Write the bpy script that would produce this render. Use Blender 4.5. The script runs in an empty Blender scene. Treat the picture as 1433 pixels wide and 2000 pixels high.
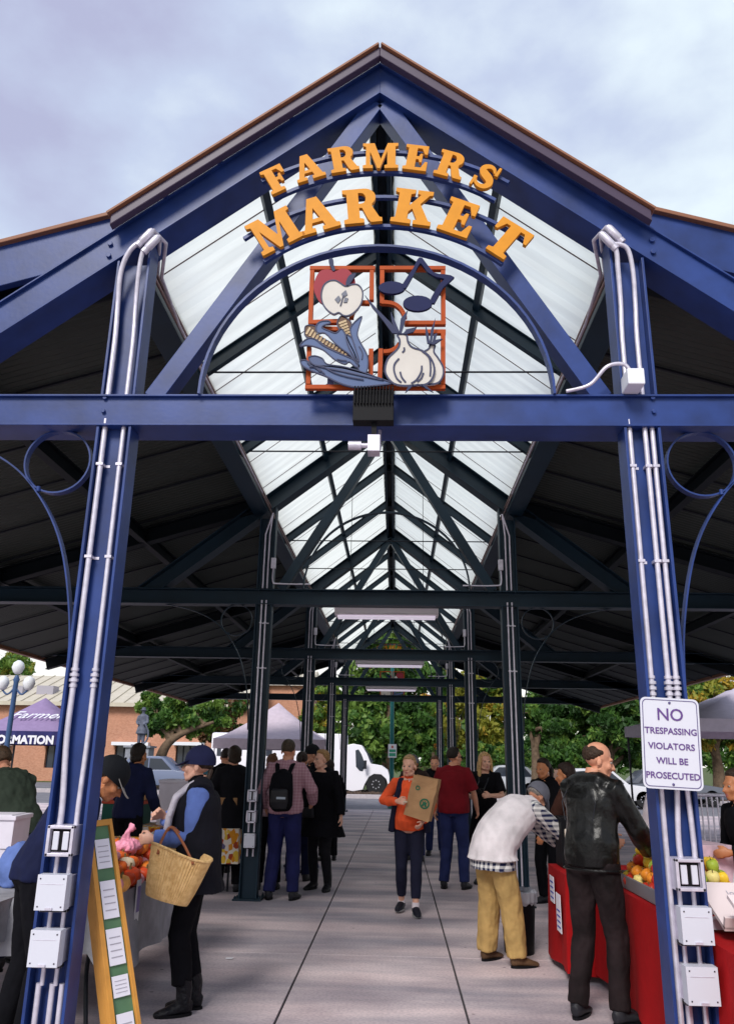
import bpy, bmesh, math, random
from math import sin, cos, pi, radians, sqrt, atan2, asin
from mathutils import Vector, Matrix, noise, Quaternion
from mathutils.geometry import tessellate_polygon
random.seed(7)
S = bpy.context.scene
COL = S.collection
V = Vector
# ------------------------------------------------------------------ camera
CAMX, CAMZ, YAW, PITCH, ROLL, FPX = 0.1396, 1.6, -0.0397, 0.3017, 0.0176, 1562.94
_f = V((sin(YAW)*cos(PITCH), cos(YAW)*cos(PITCH), sin(PITCH)))
_r = V((cos(YAW), -sin(YAW), 0)); _u = _r.cross(_f)
_r, _u = cos(ROLL)*_r+sin(ROLL)*_u, -sin(ROLL)*_r+cos(ROLL)*_u
cd = bpy.data.cameras.new('camera'); cam = bpy.data.objects.new('camera', cd); COL.objects.link(cam)
cd.sensor_fit = 'HORIZONTAL'; cd.sensor_width = 36; cd.lens = FPX/1433*36
cd.clip_start = .05; cd.clip_end = 2000
cam.matrix_world = Matrix(((_r.x,_u.x,-_f.x,CAMX),(_r.y,_u.y,-_f.y,0),(_r.z,_u.z,-_f.z,CAMZ),(0,0,0,1)))
S.camera = cam
S.render.resolution_x = 733; S.render.resolution_y = 1024
S.render.engine = 'CYCLES'
# ------------------------------------------------------------------ world, sun, exposure
SUN_EL, SUN_AZ = 40, 197        # degrees; azimuth clockwise from +Y
w = bpy.data.worlds.new('World'); S.world = w; w.use_nodes = True
nt = w.node_tree; nt.nodes.clear()
N = nt.nodes.new; L = nt.links.new
out = N('ShaderNodeOutputWorld'); bg = N('ShaderNodeBackground'); L(bg.outputs[0], out.inputs[0])
sky = N('ShaderNodeTexSky'); sky.sky_type = 'NISHITA'; sky.sun_disc = False
sky.sun_elevation = radians(SUN_EL); sky.sun_rotation = radians(SUN_AZ)
tc = N('ShaderNodeTexCoord'); mp = N('ShaderNodeMapping'); L(tc.outputs['Generated'], mp.inputs[0]); mp.inputs['Scale'].default_value = (1, 1, 1.7)
mp.inputs['Location'].default_value = (.35, .2, .1)
n1 = N('ShaderNodeTexNoise'); n1.inputs['Scale'].default_value = 3.1; n1.inputs['Detail'].default_value = 7; n1.inputs['Roughness'].default_value = .52
L(mp.outputs[0], n1.inputs['Vector'])
cr = N('ShaderNodeValToRGB'); L(n1.outputs['Fac'], cr.inputs[0])
e = cr.color_ramp.elements; e[0].position = .34; e[0].color = (.42, .44, .62, 1); e[1].position = .68; e[1].color = (.74, .84, .90, 1)
m_ = e.new(.5); m_.color = (.51, .58, .75, 1)
sp = N('ShaderNodeSeparateXYZ'); L(tc.outputs['Generated'], sp.inputs[0])
mr = N('ShaderNodeMapRange'); L(sp.outputs['Z'], mr.inputs[0]); mr.inputs[1].default_value = .02; mr.inputs[2].default_value = .45; mr.inputs[3].default_value = 1; mr.inputs[4].default_value = 0
hz = N('ShaderNodeMix'); hz.data_type = 'RGBA'; L(mr.outputs[0], hz.inputs[0]); L(cr.outputs[0], hz.inputs[6]); hz.inputs[7].default_value = (1.0, .98, .90, 1)
sc = N('ShaderNodeMix'); sc.data_type = 'RGBA'; sc.blend_type = 'MULTIPLY'; sc.inputs[0].default_value = 1; L(sky.outputs[0], sc.inputs[6]); sc.inputs[7].default_value = (.1, .1, .1, 1)
mx = N('ShaderNodeMix'); mx.data_type = 'RGBA'; mx.inputs[0].default_value = .93; L(sc.outputs[2], mx.inputs[6]); L(hz.outputs[2], mx.inputs[7])
L(mx.outputs[2], bg.inputs[0]); bg.inputs[1].default_value = .86
sl = bpy.data.lights.new('sun', 'SUN'); so = bpy.data.objects.new('sun', sl); COL.objects.link(so)
sl.energy = 2.3; sl.angle = radians(20); sl.color = (1, .96, .9)
sd = V((sin(radians(SUN_AZ))*cos(radians(SUN_EL)), cos(radians(SUN_AZ))*cos(radians(SUN_EL)), sin(radians(SUN_EL))))
so.rotation_euler = (-sd).to_track_quat('-Z', 'Y').to_euler()
vs = S.view_settings; vs.view_transform = 'Standard'; vs.look = 'None'; vs.exposure = 0.5; vs.gamma = 1; vs.use_curve_mapping = False
# ------------------------------------------------------------------ helpers
def at(px, py, Y):
    d = _f+_r*((px-716.5)/FPX)+_u*((1000-py)/FPX)
    return V((CAMX, 0, CAMZ))+d*(Y/d.y)
def atz(px, py, z):
    d = _f+_r*((px-716.5)/FPX)+_u*((1000-py)/FPX)
    return V((CAMX, 0, CAMZ))+d*((z-CAMZ)/d.z)
MATS = {}
def mat(name, col, rough=.6, nz=0, ns=8, bump=0, bs=40, metal=0, spec=None, sheen=0, col2=None, emit=None, trans=0, alpha=None):
    if name in MATS: return MATS[name]
    m = bpy.data.materials.new(name); m.use_nodes = True; t = m.node_tree; b = t.nodes['Principled BSDF']
    b.inputs['Base Color'].default_value = (*col, 1); b.inputs['Roughness'].default_value = rough; b.inputs['Metallic'].default_value = metal
    spec = .22 if spec is None and not metal else spec
    if spec is not None: b.inputs['Specular IOR Level'].default_value = spec
    if sheen: b.inputs['Sheen Weight'].default_value = sheen
    if trans: b.inputs['Transmission Weight'].default_value = trans
    if alpha is not None: b.inputs['Alpha'].default_value = alpha
    tcx = t.nodes.new('ShaderNodeTexCoord')
    if nz or col2:
        n = t.nodes.new('ShaderNodeTexNoise'); n.inputs['Scale'].default_value = ns; n.inputs['Detail'].default_value = 6
        t.links.new(tcx.outputs['Object'], n.inputs['Vector'])
        r = t.nodes.new('ShaderNodeValToRGB'); t.links.new(n.outputs['Fac'], r.inputs[0])
        r.color_ramp.elements[0].position = .33; r.color_ramp.elements[1].position = .68
        c2 = col2 or tuple(min(1, c*(1+nz)) for c in col); c1 = col if col2 else tuple(c*(1-nz) for c in col)
        r.color_ramp.elements[0].color = (*c1, 1); r.color_ramp.elements[1].color = (*c2, 1)
        t.links.new(r.outputs[0], b.inputs['Base Color'])
    if bump:
        n = t.nodes.new('ShaderNodeTexNoise'); n.inputs['Scale'].default_value = bs; n.inputs['Detail'].default_value = 5
        t.links.new(tcx.outputs['Object'], n.inputs['Vector'])
        bm_ = t.nodes.new('ShaderNodeBump'); bm_.inputs['Strength'].default_value = bump; bm_.inputs['Distance'].default_value = .02
        t.links.new(n.outputs['Fac'], bm_.inputs['Height']); t.links.new(bm_.outputs[0], b.inputs['Normal'])
    if emit: b.inputs['Emission Color'].default_value = (*emit[:3], 1); b.inputs['Emission Strength'].default_value = emit[3]
    MATS[name] = m; return m

class MB:
    def __init__(s): s.v = []; s.f = []; s.m = []; s.k = 0
    def add(s, vs, fs, k=None):
        o = len(s.v); s.v += [V(a) for a in vs]; s.f += [tuple(i+o for i in f) for f in fs]; s.m += [s.k if k is None else k]*len(fs); return s
    def box(s, c, d, R=None, k=None):
        x, y, z = d[0]/2, d[1]/2, d[2]/2; c = V(c)
        vs = [V((a*x, b*y, e*z)) for a in (-1, 1) for b in (-1, 1) for e in (-1, 1)]
        if R: vs = [R@q for q in vs]
        return s.add([c+q for q in vs], [(0,1,3,2),(4,6,7,5),(0,4,5,1),(2,3,7,6),(0,2,6,4),(1,5,7,3)], k)
    def bb(s, x0, x1, y0, y1, z0, z1, k=None): return s.box(((x0+x1)/2, (y0+y1)/2, (z0+z1)/2), (abs(x1-x0), abs(y1-y0), abs(z1-z0)), None, k)
    def bar(s, p0, p1, w, h, up=(0,0,1), k=None):
        p0, p1 = V(p0), V(p1); d = p1-p0; l = d.length; d.normalize(); x = d.cross(V(up)).normalized(); z = x.cross(d)
        R = Matrix((x, d, z)).transposed(); return s.box((p0+p1)/2, (w, l, h), R, k)
    def ibeam(s, p0, p1, h, w, up=(0,0,1), tf=.014, tw=.012, k=None):
        p0, p1 = V(p0), V(p1); d = (p1-p0).normalized(); x = d.cross(V(up)).normalized(); z = x.cross(d)
        s.bar(p0, p1, tw, h-2*tf, up, k)
        for q in (1, -1): s.bar(p0+z*q*(h/2-tf/2), p1+z*q*(h/2-tf/2), w, tf, up, k)
        return s
    def tube(s, ps, rs, side=None, n=10, cap=True, k=None):
        ps = [V(p) for p in ps]; m = len(ps)
        if not isinstance(rs, (list, tuple)): rs = [rs]*m
        vs = []; prev = V(side) if side else None
        for i, p in enumerate(ps):
            t = (ps[min(i+1, m-1)]-ps[max(i-1, 0)])
            if t.length < 1e-9: t = V((0,0,1))
            t.normalize()
            if prev is None: prev = t.orthogonal()
            x = prev-t*prev.dot(t)
            if x.length < 1e-6: x = t.orthogonal()
            x.normalize(); y = t.cross(x)
            if not side: prev = x
            r = rs[i]; rx, ry = r if isinstance(r, (list, tuple)) else (r, r)
            for j in range(n):
                a = 2*pi*j/n; vs.append(p+x*cos(a)*rx+y*sin(a)*ry)
        fs = [(i*n+j, i*n+(j+1) % n, (i+1)*n+(j+1) % n, (i+1)*n+j) for i in range(m-1) for j in range(n)]
        if cap: fs += [tuple(range(n))[::-1], tuple((m-1)*n+j for j in range(n))]
        return s.add(vs, fs, k)
    def ell(s, c, r, R=None, n=12, k=None):
        if not isinstance(r, (list, tuple)): r = (r, r, r)
        c = V(c); vs = []; h = max(6, n*2//3)
        for i in range(1, h):
            for j in range(n):
                a = pi*i/h; b = 2*pi*j/n; q = V((sin(a)*cos(b)*r[0], sin(a)*sin(b)*r[1], cos(a)*r[2])); vs.append(c+(R@q if R else q))
        t = V((0,0,r[2])); vs += [c+(R@t if R else t), c-(R@t if R else t)]
        T = (h-1)*n; fs = [(i*n+j, (i+1)*n+j, (i+1)*n+(j+1) % n, i*n+(j+1) % n) for i in range(h-2) for j in range(n)]
        fs += [(T, j, (j+1) % n) for j in range(n)]+[(T+1, (h-2)*n+(j+1) % n, (h-2)*n+j) for j in range(n)]
        return s.add(vs, fs, k)
    def lathe(s, c, prof, n=16, k=None, lobes=0, la=.06, R=None):
        vs = []; m = len(prof); c = V(c)
        for r, z in prof:
            for j in range(n):
                a = 2*pi*j/n; q = r*(1+(la*abs(cos(lobes*a/2))-la if lobes else 0)); p = V((q*cos(a), q*sin(a), z)); vs.append(c+(R@p if R else p))
        fs = [(i*n+j, i*n+(j+1) % n, (i+1)*n+(j+1) % n, (i+1)*n+j) for i in range(m-1) for j in range(n)]
        fs += [tuple(range(n))[::-1], tuple((m-1)*n+j for j in range(n))]
        return s.add(vs, fs, k)
    def poly(s, loops, O, X, Z, th, k=None, ks=None):
        """loops of 2D points (outer first, then holes) in plane O + x X + z Z, thickness th along X x Z direction away"""
        O, X, Z = V(O), V(X), V(Z); Y = X.cross(Z).normalized()*-1      # for X=+x, Z=+z : Y = +y (away)
        flat = [p for l in loops for p in l]
        tri = tessellate_polygon([[V((p[0], p[1], 0)) for p in l] for l in loops])
        n = len(flat); P = [O+X*p[0]+Z*p[1] for p in flat]
        vs = P+[p+Y*th for p in P]; o = 0
        s.add(vs, [tuple(t) for t in tri]+[tuple(n+i for i in t[::-1]) for t in tri], k)
        base = len(s.v)-2*n
        for l in loops:
            m = len(l)
            for i in range(m):
                a, b = o+i, o+(i+1) % m
                s.f.append((base+a, base+b, base+n+b, base+n+a)); s.m.append(ks if ks is not None else (s.k if k is None else k))
            o += m
        return s
    def obj(s, name, mats, parent=None, off=None, smooth=False, bev=0, fixn=True):
        me = bpy.data.meshes.new(name)
        if off is None: off = OFF.get(parent.name, V((0,0,0))) if parent else V((0,0,0))
        off = V(off)
        me.from_pydata([tuple(v-off) for v in s.v], [], s.f)
        if not isinstance(mats, (list, tuple)): mats = [mats]
        for m in mats: me.materials.append(m)
        for p, k in zip(me.polygons, s.m): p.material_index = min(k, len(mats)-1)
        if fixn or bev:
            b = bmesh.new(); b.from_mesh(me)
            bmesh.ops.recalc_face_normals(b, faces=b.faces)
            if bev: bmesh.ops.bevel(b, geom=[e for e in b.edges if e.calc_face_angle(0) > .6], offset=bev, segments=2, affect='EDGES', profile=.6, clamp_overlap=True)
            b.to_mesh(me); b.free()
        if smooth:
            for p in me.polygons: p.use_smooth = True
            try: me.set_sharp_from_angle(angle=radians(48 if smooth is True else smooth))
            except Exception: pass
        o = bpy.data.objects.new(name, me); COL.objects.link(o)
        if parent: o.parent = parent; OFF[o.name] = off
        else: o.location = off; OFF[o.name] = off
        return o
OFF = {}
def tag(o, label, cat, group=None):
    o['label'] = label; o['category'] = cat
    if group: o['group'] = group
    return o
def thing(name, label, cat, loc=(0,0,0), group=None, local=False, rz=0):
    o = bpy.data.objects.new(name, None); COL.objects.link(o); o.location = loc; o.rotation_euler = (0,0,rz)
    OFF[o.name] = V((0,0,0)) if local else V(loc)
    return tag(o, label, cat, group)
def struct(o): o['kind'] = 'structure'; return o
def dup(o, parent=None):
    c = o.copy(); COL.objects.link(c)
    if parent: c.parent = parent
    for ch in list(o.children): dup(ch, c)
    return c
def cat_rom(pts, n=6, closed=False):
    P = [V(p) if len(p) == 3 else V((p[0], p[1], 0)) for p in pts]; m = len(P); o = []
    for i in range(m if closed else m-1):
        g = (lambda j: P[j % m]) if closed else (lambda j: P[max(0, min(m-1, j))])
        a, b, c, d = g(i-1), g(i), g(i+1), g(i+2)
        for q in range(n):
            t = q/n; o.append(.5*((2*b)+(c-a)*t+(2*a-5*b+4*c-d)*t*t+(3*b-a-3*c+d)*t**3))
    if not closed: o.append(P[-1])
    return o
def text_mb(mb, txt, size, O, X, Z, ext=.002, k=0, align='CENTER', shear=0, bold=0):
    c = bpy.data.curves.new('t', 'FONT'); c.body = txt; c.size = size; c.align_x = align; c.extrude = ext; c.shear = shear; c.offset = bold; c.resolution_u = 3
    o = bpy.data.objects.new('t', c); me = bpy.data.meshes.new_from_object(o)
    O, X, Z = V(O), V(X).normalized(), V(Z).normalized(); Y = X.cross(Z)
    mb.add([O+X*v.co.x+Z*v.co.y+Y*v.co.z for v in me.vertices], [tuple(p.vertices) for p in me.polygons], k)
    bpy.data.objects.remove(o); bpy.data.curves.remove(c); bpy.data.meshes.remove(me)
# ------------------------------------------------------------------ materials
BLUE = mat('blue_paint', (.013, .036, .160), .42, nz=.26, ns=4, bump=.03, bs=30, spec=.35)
TEAL = mat('shaded_teal_steel', (.005, .020, .036), .45, nz=.15, ns=3, spec=.3)  # inner frames: darker copy of the front steel, shade put into the colour
BLK2 = mat('shaded_side_steel', (.003, .006, .009), .6, spec=.15)  # side roof steel: teal darkened to near black, shade painted into the colour
DARKM = mat('dark_metal', (.012, .014, .02), .5)
GALV = mat('conduit_metal', (.60, .57, .66), .35, metal=.4, nz=.12, ns=20)
DECK = mat('roof_deck', (.036, .044, .039), .5, nz=.1, ns=1.5)
FASC = mat('fascia_metal', (.065, .047, .080), .4)
COPP = mat('eave_trim', (.24, .105, .06), .5)
WHT = mat('white_paint', (.74, .75, .80), .4)
BLACK = mat('black_plastic', (.006, .006, .008), .5, spec=.12)
AMB = mat('amber_paint', (.62, .25, .018), .5, spec=.15, nz=.05, ns=15)
RUST = mat('rust_orange_paint', (.36, .062, .012), .5, spec=.12, nz=.1, ns=12)
# translucent corrugated skylight
SKYL = bpy.data.materials.new('translucent_panel'); SKYL.use_nodes = True
t = SKYL.node_tree; t.nodes.clear(); N = t.nodes.new; L = t.links.new
o_ = N('ShaderNodeOutputMaterial'); a_ = N('ShaderNodeBsdfTranslucent'); b_ = N('ShaderNodeBsdfTransparent'); c_ = N('ShaderNodeMixShader'); d_ = N('ShaderNodeBsdfDiffuse'); g_ = N('ShaderNodeMixShader')
tc = N('ShaderNodeTexCoord'); mp = N('ShaderNodeMapping'); mp.inputs['Scale'].default_value = (1, 9, 1); nz = N('ShaderNodeTexNoise'); nz.inputs['Scale'].default_value = 1.1; nz.inputs['Detail'].default_value = 6
L(tc.outputs['Object'], mp.inputs[0]); L(mp.outputs[0], nz.inputs['Vector']); r_ = N('ShaderNodeValToRGB'); L(nz.outputs['Fac'], r_.inputs[0])
r_.color_ramp.elements[0].position = .3; r_.color_ramp.elements[0].color = (.74, .76, .71, 1); r_.color_ramp.elements[1].position = .62; r_.color_ramp.elements[1].color = (.83, .86, .81, 1)
L(r_.outputs[0], a_.inputs[0]); L(r_.outputs[0], d_.inputs[0]); b_.inputs[0].default_value = (1, .99, .95, 1)
c_.inputs[0].default_value = .22; L(a_.outputs[0], c_.inputs[1]); L(b_.outputs[0], c_.inputs[2]); g_.inputs[0].default_value = .12; L(c_.outputs[0], g_.inputs[1]); L(d_.outputs[0], g_.inputs[2]); L(g_.outputs[0], o_.inputs[0])
# ------------------------------------------------------------------ ground
CONC = mat('concrete', (.47, .40, .43), .75, col2=(.64, .56, .585), ns=1.3, bump=.12, bs=60)
t = CONC.node_tree; b = t.nodes['Principled BSDF']; src = b.inputs['Base Color'].links[0].from_socket
tc = t.nodes.new('ShaderNodeTexCoord'); mpn = t.nodes.new('ShaderNodeMapping'); mpn.inputs['Scale'].default_value = (.35, 1.6, 1); n2 = t.nodes.new('ShaderNodeTexNoise'); n2.inputs['Scale'].default_value = 1.1; n2.inputs['Detail'].default_value = 3
t.links.new(tc.outputs['Object'], mpn.inputs[0]); t.links.new(mpn.outputs[0], n2.inputs['Vector'])
rr = t.nodes.new('ShaderNodeValToRGB'); rr.color_ramp.elements[0].position = .38; rr.color_ramp.elements[0].color = (.56, .58, .63, 1); rr.color_ramp.elements[1].position = .6; rr.color_ramp.elements[1].color = (1.08, 1.02, 1, 1)
t.links.new(n2.outputs['Fac'], rr.inputs[0]); mxx = t.nodes.new('ShaderNodeMix'); mxx.data_type = 'RGBA'; mxx.blend_type = 'MULTIPLY'; mxx.inputs[0].default_value = 1
t.links.new(src, mxx.inputs[6]); t.links.new(rr.outputs[0], mxx.inputs[7])
vv = t.nodes.new('ShaderNodeTexVoronoi'); vv.inputs['Scale'].default_value = 3.2; t.links.new(tc.outputs['Object'], vv.inputs['Vector']); vr = t.nodes.new('ShaderNodeValToRGB'); vr.color_ramp.elements[0].position = .035; vr.color_ramp.elements[0].color = (.45, .43, .45, 1); vr.color_ramp.elements[1].position = .055; vr.color_ramp.elements[1].color = (1, 1, 1, 1); t.links.new(vv.outputs['Distance'], vr.inputs[0])
n3 = t.nodes.new('ShaderNodeTexNoise'); n3.inputs['Scale'].default_value = 45; n3.inputs['Detail'].default_value = 4; t.links.new(tc.outputs['Object'], n3.inputs['Vector']); r3 = t.nodes.new('ShaderNodeValToRGB'); r3.color_ramp.elements[0].position = .3; r3.color_ramp.elements[0].color = (.8, .8, .82, 1); r3.color_ramp.elements[1].position = .6; r3.color_ramp.elements[1].color = (1.05, 1.05, 1.03, 1); t.links.new(n3.outputs['Fac'], r3.inputs[0])
m2x = t.nodes.new('ShaderNodeMix'); m2x.data_type = 'RGBA'; m2x.blend_type = 'MULTIPLY'; m2x.inputs[0].default_value = 1; t.links.new(mxx.outputs[2], m2x.inputs[6]); t.links.new(vr.outputs[0], m2x.inputs[7])
m3x = t.nodes.new('ShaderNodeMix'); m3x.data_type = 'RGBA'; m3x.blend_type = 'MULTIPLY'; m3x.inputs[0].default_value = 1; t.links.new(m2x.outputs[2], m3x.inputs[6]); t.links.new(r3.outputs[0], m3x.inputs[7]); t.links.new(m3x.outputs[2], b.inputs['Base Color'])
JOINT = mat('joint_dark', (.05, .045, .05), .9)
ASPH = mat('asphalt', (.17, .165, .185), .85, nz=.15, ns=2, bump=.2, bs=90)
GRASS = mat('grass_mat', (.05, .085, .025), .9, col2=(.10, .12, .04), ns=.8)
MULCH = mat('mulch_mat', (.04, .028, .022), .95, col2=(.12, .08, .06), ns=6, bump=.6, bs=20)
KERB = mat('kerb_mat', (.42, .38, .40), .8, nz=.1)
g = MB(); g.bb(-700, 700, -60, 1400, -.3, -.06); struct(g.obj('ground', GRASS))
g = MB(); g.bb(-40, 40, -12, 29.2, -.2, -.016); struct(g.obj('pavement_bed', JOINT))
g = MB(); xs = [-18.6+1.24*2*i for i in range(8)]+[-.62, .62]+[1.24*.5+1.24*2*i for i in range(1, 9)]; xs = sorted(set(round(q, 2) for q in [-20.5, -18, -15.5, -13, -10.5, -8, -5.6, -3.1, -.62, .62, 3.1, 5.6, 8, 10.5, 13, 15.5, 18, 20.5]))
ys = [-10+2.92*i-.1+.28 for i in range(13)]+[26.2, 29.15]
for i in range(len(xs)-1):
    for j in range(len(ys)-1): g.bb(xs[i]+.008, xs[i+1]-.008, ys[j]+.006, ys[j+1]-.006, -.12, 0)
pv = struct(g.obj('pavement', CONC, bev=.004))
g = MB(); g.bb(-90, 90, 29.3, 38.6, -.055, -.045); struct(g.obj('road', ASPH))
g = MB(); g.bb(-90, -6, 44, 53, -.055, -.045); struct(g.obj('parking_lot', ASPH))
g = MB(); g.bb(-90, 90, 38.6, 38.85, -.1, .13); g.bb(-90, 90, 29.17, 29.3, -.1, .01); struct(g.obj('kerb', KERB, bev=.02))
g = MB(); g.bb(-5.9, 90, 38.86, 46, -.05, .1); o = struct(g.obj('planting_bed', MULCH))
g = MB()
for i in range(1500):
    x, y = random.uniform(-5, 12), random.uniform(38.9, 44); r = random.uniform(.03, .09)
    g.ell((x, y, .1+r*.4), (r, r, r*.7), n=6)
o = g.obj('mulch_clods', MULCH); o['kind'] = 'stuff'
# ------------------------------------------------------------------ pavilion
W = 1.605; D0 = 4.6; BAY = 5.84; FR = [D0+BAY*k for k in range(5)]
SLP = .785; YE = FR[-1]+.35; YS = D0-.2
pav = thing('market_pavilion', 'long open sided market pavilion with blue front gable frame and translucent ridge roof', 'pavilion', (0, D0, 0))
# columns: true wide-flange, flanges to the sides
def topz(x): return 6.35-SLP*abs(x)     # top of the main rafter
for k, Y in enumerate(FR):
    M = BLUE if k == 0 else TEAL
    for sx in (-1, 1):
        x = sx*W; zt = 4.735
        cs = .115
        c = MB()
        for q in (-1, 1):
            c.bb(x+q*.100-.008, x+q*.100+.008, Y-cs, Y+.045, 0, 3.543); c.bb(x+q*.100-.008, x+q*.100+.008, Y-cs, Y+.045, 3.755, 4.725 if q*sx > 0 else 4.88)
        c.bb(x-.092, x+.092, Y-.046, Y-.034, 0, 3.543); c.bb(x-.092, x+.092, Y-.046, Y-.034, 3.755, zt)
        c.bb(x-.17, x+.17, Y-.17, Y+.17, 0, .02)
        for a in (-1, 1):
            for b2 in (-1, 1): c.lathe((x+a*.145, Y+b2*.145, .02), [(.014, 0), (.014, .02), (.006, .02), (.006, .035)], 6)
        colo = c.obj('column', M, pav, bev=.002)
        # conduits in the recess, bending at the head
        if k == 0: cxs = [(-.066, .017), (.052, .015)] if sx < 0 else [(-.070, .016), (.022, .015), (.066, .015)]
        else: cxs = [(-.028*sx, .012), (.03*sx, .012)]
        ob = {0: [(1.175, 0), (.93, 1), (.675, 1)] if sx < 0 else [(1.08, 0), (.85, 1), (.59, 1)]}.get(k, [(1.17, 0), (.93, 0), (.66, 1)] if (k == 1 and sx < 0) else [])
        ytop = Y-.085
        for i, (dx, r) in enumerate(cxs):
            cc = MB(); xx = x+dx
            ybase = .05
            zb = 3.55
            # lower run
            low = (ob[0][0]+.07) if (ob and not (k == 0 and i == 0 and sx > 0)) else .03
            xb = xx
            if ob and not (k == 0 and i == 0 and sx > 0):
                xb = x+((-.045 if i == 0 else .045) if k == 0 and sx < 0 else ((.0 if i == 1 else .075) if k == 0 else xx-x))
            pts = [(xb, Y-.085, low), (xb, Y-.085, low+.12), (xx, Y-.085, low+.45), (xx, Y-.085, low+.7), (xx, Y-.085, (low+zb)/2), (xx, Y-.085, zb-.4), (xx, Y-.085, 3.60)]
            cc.tube(cat_rom(pts, 5), r, n=10)
            # couplings and straps
            for zc in (([2.02] if k == 0 else [])):
                for q in (-.045, -.015, .015, .045): cc.tube([(xx, Y-.085, zc+q-.008), (xx, Y-.085, zc+q+.008)], r+.006+(.004 if abs(q) < .02 else 0), n=10)
            for zc in (2.72, 3.3, 4.02):
                if zc < 3.6: cc.bb(xx-r-.004, xx+r+.004, Y-.085-r-.003, Y-.03, zc-.008, zc+.008); cc.bb(xx+r, xx+r+.03, Y-.05, Y-.03, zc-.008, zc+.008)
            # upper run: sweeps inward over the column head to the LB fitting
            if k == 0 and i < 3:
                tx = x-sx*(.02+.06*i if sx < 0 else .12-.05*i); tz = 4.84-.05*(i % 2)
                pts = [(xx, Y-.1, 3.75), (xx, Y-.1, 4.15), (xx-(.01 if sx < 0 else -.01), Y-.1, 4.4), (xx, Y-.14, 4.62), ((xx+tx)/2+.01, Y-.17, 4.76), (tx-sx*.04, Y-.17, tz)]
                if i < 2: cc.tube(cat_rom(pts, 6), r, n=10)
            else:
                cc.tube([(xx, Y-.085, 3.76), (xx, Y-.085, 4.5), (x-sx*.06, Y-.10, 4.80)], r, n=8)
            cc.obj('conduit', GALV, colo, smooth=True)
        if k == 0:   # fittings on the column head
            for q in range(2):
                fb = MB(); p0 = V((x-sx*(.05+.045*q), Y-.17, 4.82-.05*q)); p1 = p0+V((-sx*.075, .0, .10))
                fb.tube([p0, p0+(p1-p0)*.15, p1-(p1-p0)*.15, p1], [.02, .026, .026, .018], n=10)
                fb.tube([p0-(p1-p0)*.22, p0], [.024, .024], n=10)
                fb.tube([p1, p1+V((-sx*.03, .06, -.01)), V((sx*(1.58-.03*q), Y+.30, 4.90-.03*q)), V((sx*(1.60-.02*q), Y+.9, 4.87-.03*q)), V((sx*(1.60-.02*q), Y+5, 4.87-.03*q))], .013, n=8)
                fb.obj('conduit_elbow', GALV, colo, smooth=True)
        # outlet boxes
        for (z, kind) in ob:
            bx = MB(); x0 = x+(.012 if (k == 0 and sx > 0) else 0); yb = Y-.13; hw = .07 if k == 0 else .058; hh = .075 if k == 0 else .07
            if kind == 0:
                bx.bb(x0-hw, x0+hw, yb-.02, yb+.075, z-hh, z+hh, 0)
                for q in (1, -1):
                    bx.bb(x0-hw, x0+hw, yb-.05, yb-.02, z+q*(hh-.008)-.008, z+q*(hh-.008)+.008, 0); bx.bb(x0+q*(hw-.008)-.008, x0+q*(hw-.008)+.008, yb-.05, yb-.02, z-hh, z+hh, 0)
                bx.bb(x0-hw+.016, x0+hw-.016, yb-.026, yb-.0201, z-hh+.016, z+hh-.016, 1)
                for q in (-1, 1): bx.bb(x0+q*.026-.016, x0+q*.026+.016, yb-.036, yb-.026, z-.045, z+.045, 2)
            else:
                bx.bb(x0-hw, x0+hw, yb-.01, yb+.075, z-hh, z+hh, 0)
                bx.bb(x0-hw-.006, x0+hw+.006, yb-.08, yb-.012, z-hh-.004, z+hh+.012, 2)
                bx.bb(x0-hw, x0+hw, yb-.02, yb+.03, z-hh-.02, z-hh-.0045, 1)
                for q in (-1, 1):
                    for q2 in (-1, 1): bx.bb(x0+q*(hw-.010)-.004, x0+q*(hw-.010)+.004, yb-.082, yb-.0801, z+.004+q2*(hh-.010)-.004, z+.004+q2*(hh-.010)+.004, 1)
                bx.bb(x0-.018, x0+.018, yb-.088, yb-.0801, z-hh-.002, z-hh+.010, 0); bx.bb(x0-hw+.012, x0+hw-.012, yb-.0815, yb-.0802, z+.042, z+.045, 0)
            bx.obj('outlet_box', [GALV, BLACK, mat('box_cover', (.56, .57, .64), .35)], colo, bev=.006)
            for q in (-1, 1): bn = MB(); bn.tube([(x0+q*.035, Y-.09, z-hh-.11), (x0+q*.035, Y-.09, z-hh)], .012, n=8); bn.obj('conduit_stub', GALV, colo, smooth=True)
        if k == 0:
            for q in ((-.05, .02, .07) if sx < 0 else (-.03, .05)): bn = MB(); bn.tube([(x+q, Y-.09, .02), (x+q, Y-.09, .5)], .015, n=8); bn.obj('conduit_stub', GALV, colo, smooth=True)
        # scroll bracket outside the column: arc plus ring, flat bar
        br = MB(); nA = 26
        A = [V((x+sx*.13, 0, 1.95)), V((x+sx*.16, 0, 2.35)), V((x+sx*.27, 0, 2.8)), V((x+sx*.45, 0, 3.12)), V((x+sx*.68, 0, 3.34)), V((x+sx*1.0, 0, 3.48)), V((x+sx*1.35, 0, 3.55))]
        A = cat_rom([tuple(a) for a in A], 6)
        for i in range(len(A)-1):
            a, b2 = A[i], A[i+1]; br.bar((a.x, Y, a.z), (b2.x, Y, b2.z), .05, .01, up=(-(b2.z-a.z), 0, (b2.x-a.x)))
        rc = V((x+sx*.365, 0, 3.345)); R0 = .205
        for i in range(40):
            a0, a1 = 2*pi*i/40, 2*pi*(i+1)/40; p, q = (rc.x+R0*cos(a0), Y, rc.z+R0*sin(a0)), (rc.x+R0*cos(a1), Y, rc.z+R0*sin(a1)); br.bar(p, q, .05, .01, up=(cos(a0), 0, sin(a0)))
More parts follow.
